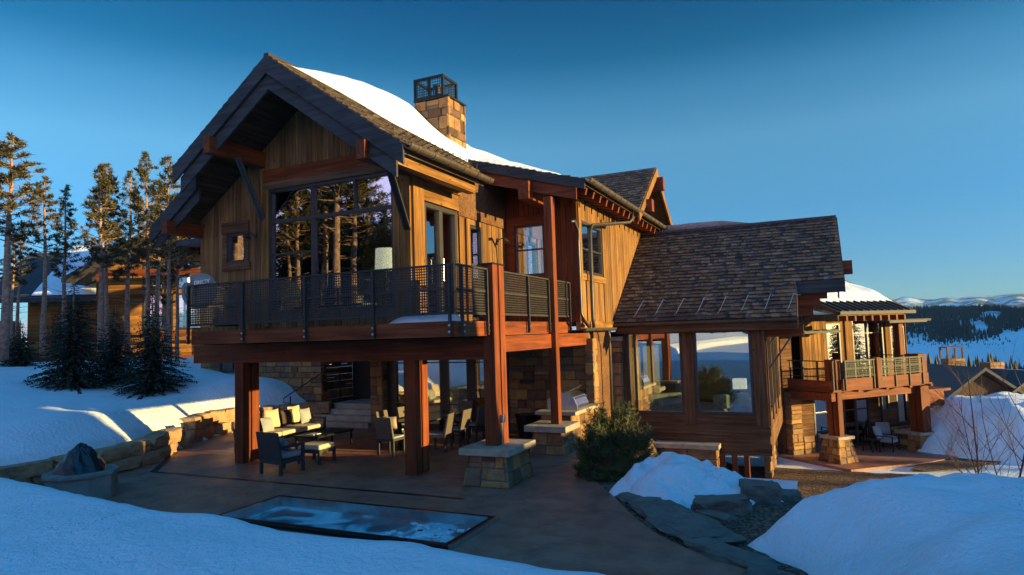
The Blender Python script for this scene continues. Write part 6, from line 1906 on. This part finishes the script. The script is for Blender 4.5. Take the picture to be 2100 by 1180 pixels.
for (x, y, r, lab) in ((-9.0, 15.6, -PI / 2 + .05, 'middle dining chair on the sunny side of the dining table'), (-8.98, 16.5, -PI / 2, 'farthest dining chair on the sunny side of the dining table'),
                       (-9.85, 17.35, 0.0, 'dining chair at the far head of the dining table by the glass doors'), (-9.95, 13.95, PI, 'dining chair at the near head of the dining table, back to us'),
                       (-10.6, 14.9, PI / 2, 'near dining chair on the shaded side of the dining table'), (-10.6, 15.9, PI / 2 - .1, 'far dining chair on the shaded side of the dining table')):
    dup(d0, (x, y, 0), r, lab)
mb = MB(); pillow(mb, (-9.98, 13.98, .78), .36, .34, .10, .2, .2); o = mb.build('pillow', M['cushion'], smooth=True); tag(o, 'tan pillow sticking up over the near head dining chair', 'pillow')

# ================================================================== GRILL
gr = thing('grill_counter', 'built in stainless grill on a stone counter behind the second pier', 'grill', (-6.3, 17.0, 0))
mb = MB(); mb.box(-6.62, -5.83, 15.98, 17.75, 0, .80); mb.build('counter_core', M['mortar'], gr)
mb = MB()
ashlar(mb, fF(15.95), -6.65, -5.8, 0, .82, (), .18, .3, .03, R7, .25, .45, .02); ashlar(mb, fR(-5.81), 15.95, 17.78, 0, .82, (), .18, .3, .03, R7, .25, .45, .02); ashlar(mb, fL(-6.64), 15.95, 17.78, 0, .82, (), .18, .3, .03, R7, .25, .45, .02)
mb.build('counter_base', M['ashlar'], gr)
part('counter_top', M['cap'], gr, (-6.78, -5.66, 15.85, 17.85, .825, .92), bevel=.015)
mb = MB(); pr = [(-6.62, .921), (-5.78, .921), (-5.78, 1.02), (-5.88, 1.25), (-6.1, 1.36), (-6.35, 1.36), (-6.62, 1.18)]
mb.prism([(x, 16.35, z) for x, z in pr], (0, .95, 0)); mb.build('grill_hood', M['galv'], gr, bevel=.01)
mb = MB(); mb.bar((-5.82, 16.42, 1.22), (-5.82, 17.22, 1.22), .03, .03); mb.bar((-6.15, 16.30, 1.39), (-6.15, 17.35, 1.47), .32, .02, (0, 0, 1)); mb.build('handle', M['galv'], gr)
pt = thing('planter', 'dark planter tub standing against the stone wall under the deck', 'planter', (-7.6, 17.2, 0))
mb = MB(); mb.tube([(-7.6, 17.2, 0), (-7.6, 17.2, .62), (-7.6, 17.2, .66)], [.24, .33, .34], 18); mb.build('tub', M['black'], pt)
mb = MB(); mb.tube([(-7.6, 17.2, .6), (-7.6, 17.2, .67)], [.28, .28], 14); mb.build('soil', M['mulch'], pt)

# ================================================================== SATELLITE DISH
ds = thing('satellite_dish', 'grey oval satellite dish with white lettering at the left end of the deck railing', 'satellite dish', (-12.93, 10.70, 4.16), math.radians(0))
mb = MB(); n = 40; rx_, rz_ = .58, .42; dep = .05
vs = [(0, dep, 0)]
for i in range(1, 7):
    for k in range(n):
        a = 2 * PI * k / n; q = i / 6; vs.append((rx_ * q * math.cos(a), dep * (1 - q * q), rz_ * q * math.sin(a)))
m0 = len(vs)
fs = [(0, 1 + k, 1 + (k + 1) % n) for k in range(n)]
for i in range(5):
    for k in range(n): fs.append((1 + i * n + k, 1 + i * n + (k + 1) % n, 1 + (i + 1) * n + (k + 1) % n, 1 + (i + 1) * n + k))
mb.add(vs, fs); mb.add([(x, y + .02, z) for x, y, z in vs], [f_[::-1] for f_ in fs])
dd = mb.build('dish', M['dish'], ds, world=False, smooth=True)
mb = MB(); mb.tube([(0, .07, -.05), (0, .12, -.25), (0, .12, -.5)], .03, 8); mb.tube([(-.28, -.02, -.30), (-.28, -.16, -.02), (-.28, -.13, .2)], .012, 6); mb.build('mast', M['black'], ds, world=False)
mb = MB(); mb.box(-.36, -.18, -.15, -.09, .20, .32); mb.build('receiver', M['white'], ds, world=False, bevel=.01)
tc = bpy.data.curves.new('dish_text', 'FONT'); tc.body = 'DIRECTV'; tc.size = .125; tc.align_x = 'CENTER'; tc.align_y = 'CENTER'; tc.extrude = .003; tc.offset = .002
to = bpy.data.objects.new('tmp_text', tc); COL.objects.link(to)
bpy.context.view_layer.update()
tm_ = bpy.data.meshes.new_from_object(to.evaluated_get(bpy.context.evaluated_depsgraph_get()))
bpy.data.objects.remove(to)
tm_.materials.clear(); tm_.materials.append(M['white'])
lt = bpy.data.objects.new('lettering', tm_); COL.objects.link(lt); lt.parent = dd
lt.location = (.10, -.008, .20); lt.rotation_euler = (PI / 2, math.radians(-2), 0)
for ob in list(bpy.data.objects):
    if ob.type == 'MESH' and not ob.data.vertices: bpy.data.objects.remove(ob)

# ================================================================== HAZE
mb = MB(); mb.box(-8200, 8200, -8200, 8200, -70, 330)
hz = mb.build('haze', M['white']); hz['kind'] = 'stuff'
hm = bpy.data.materials.new('haze_air'); hm.use_nodes = True; hn = hm.node_tree; hn.nodes.clear()
ho = hn.nodes.new('ShaderNodeOutputMaterial'); hp = hn.nodes.new('ShaderNodeVolumePrincipled')
hp.inputs['Color'].default_value = (0.30, 0.62, 0.90, 1); hp.inputs['Density'].default_value = 5e-5; hp.inputs['Anisotropy'].default_value = 0.0
hn.links.new(hp.outputs[0], ho.inputs['Volume'])
hz.data.materials.clear(); hz.data.materials.append(hm)
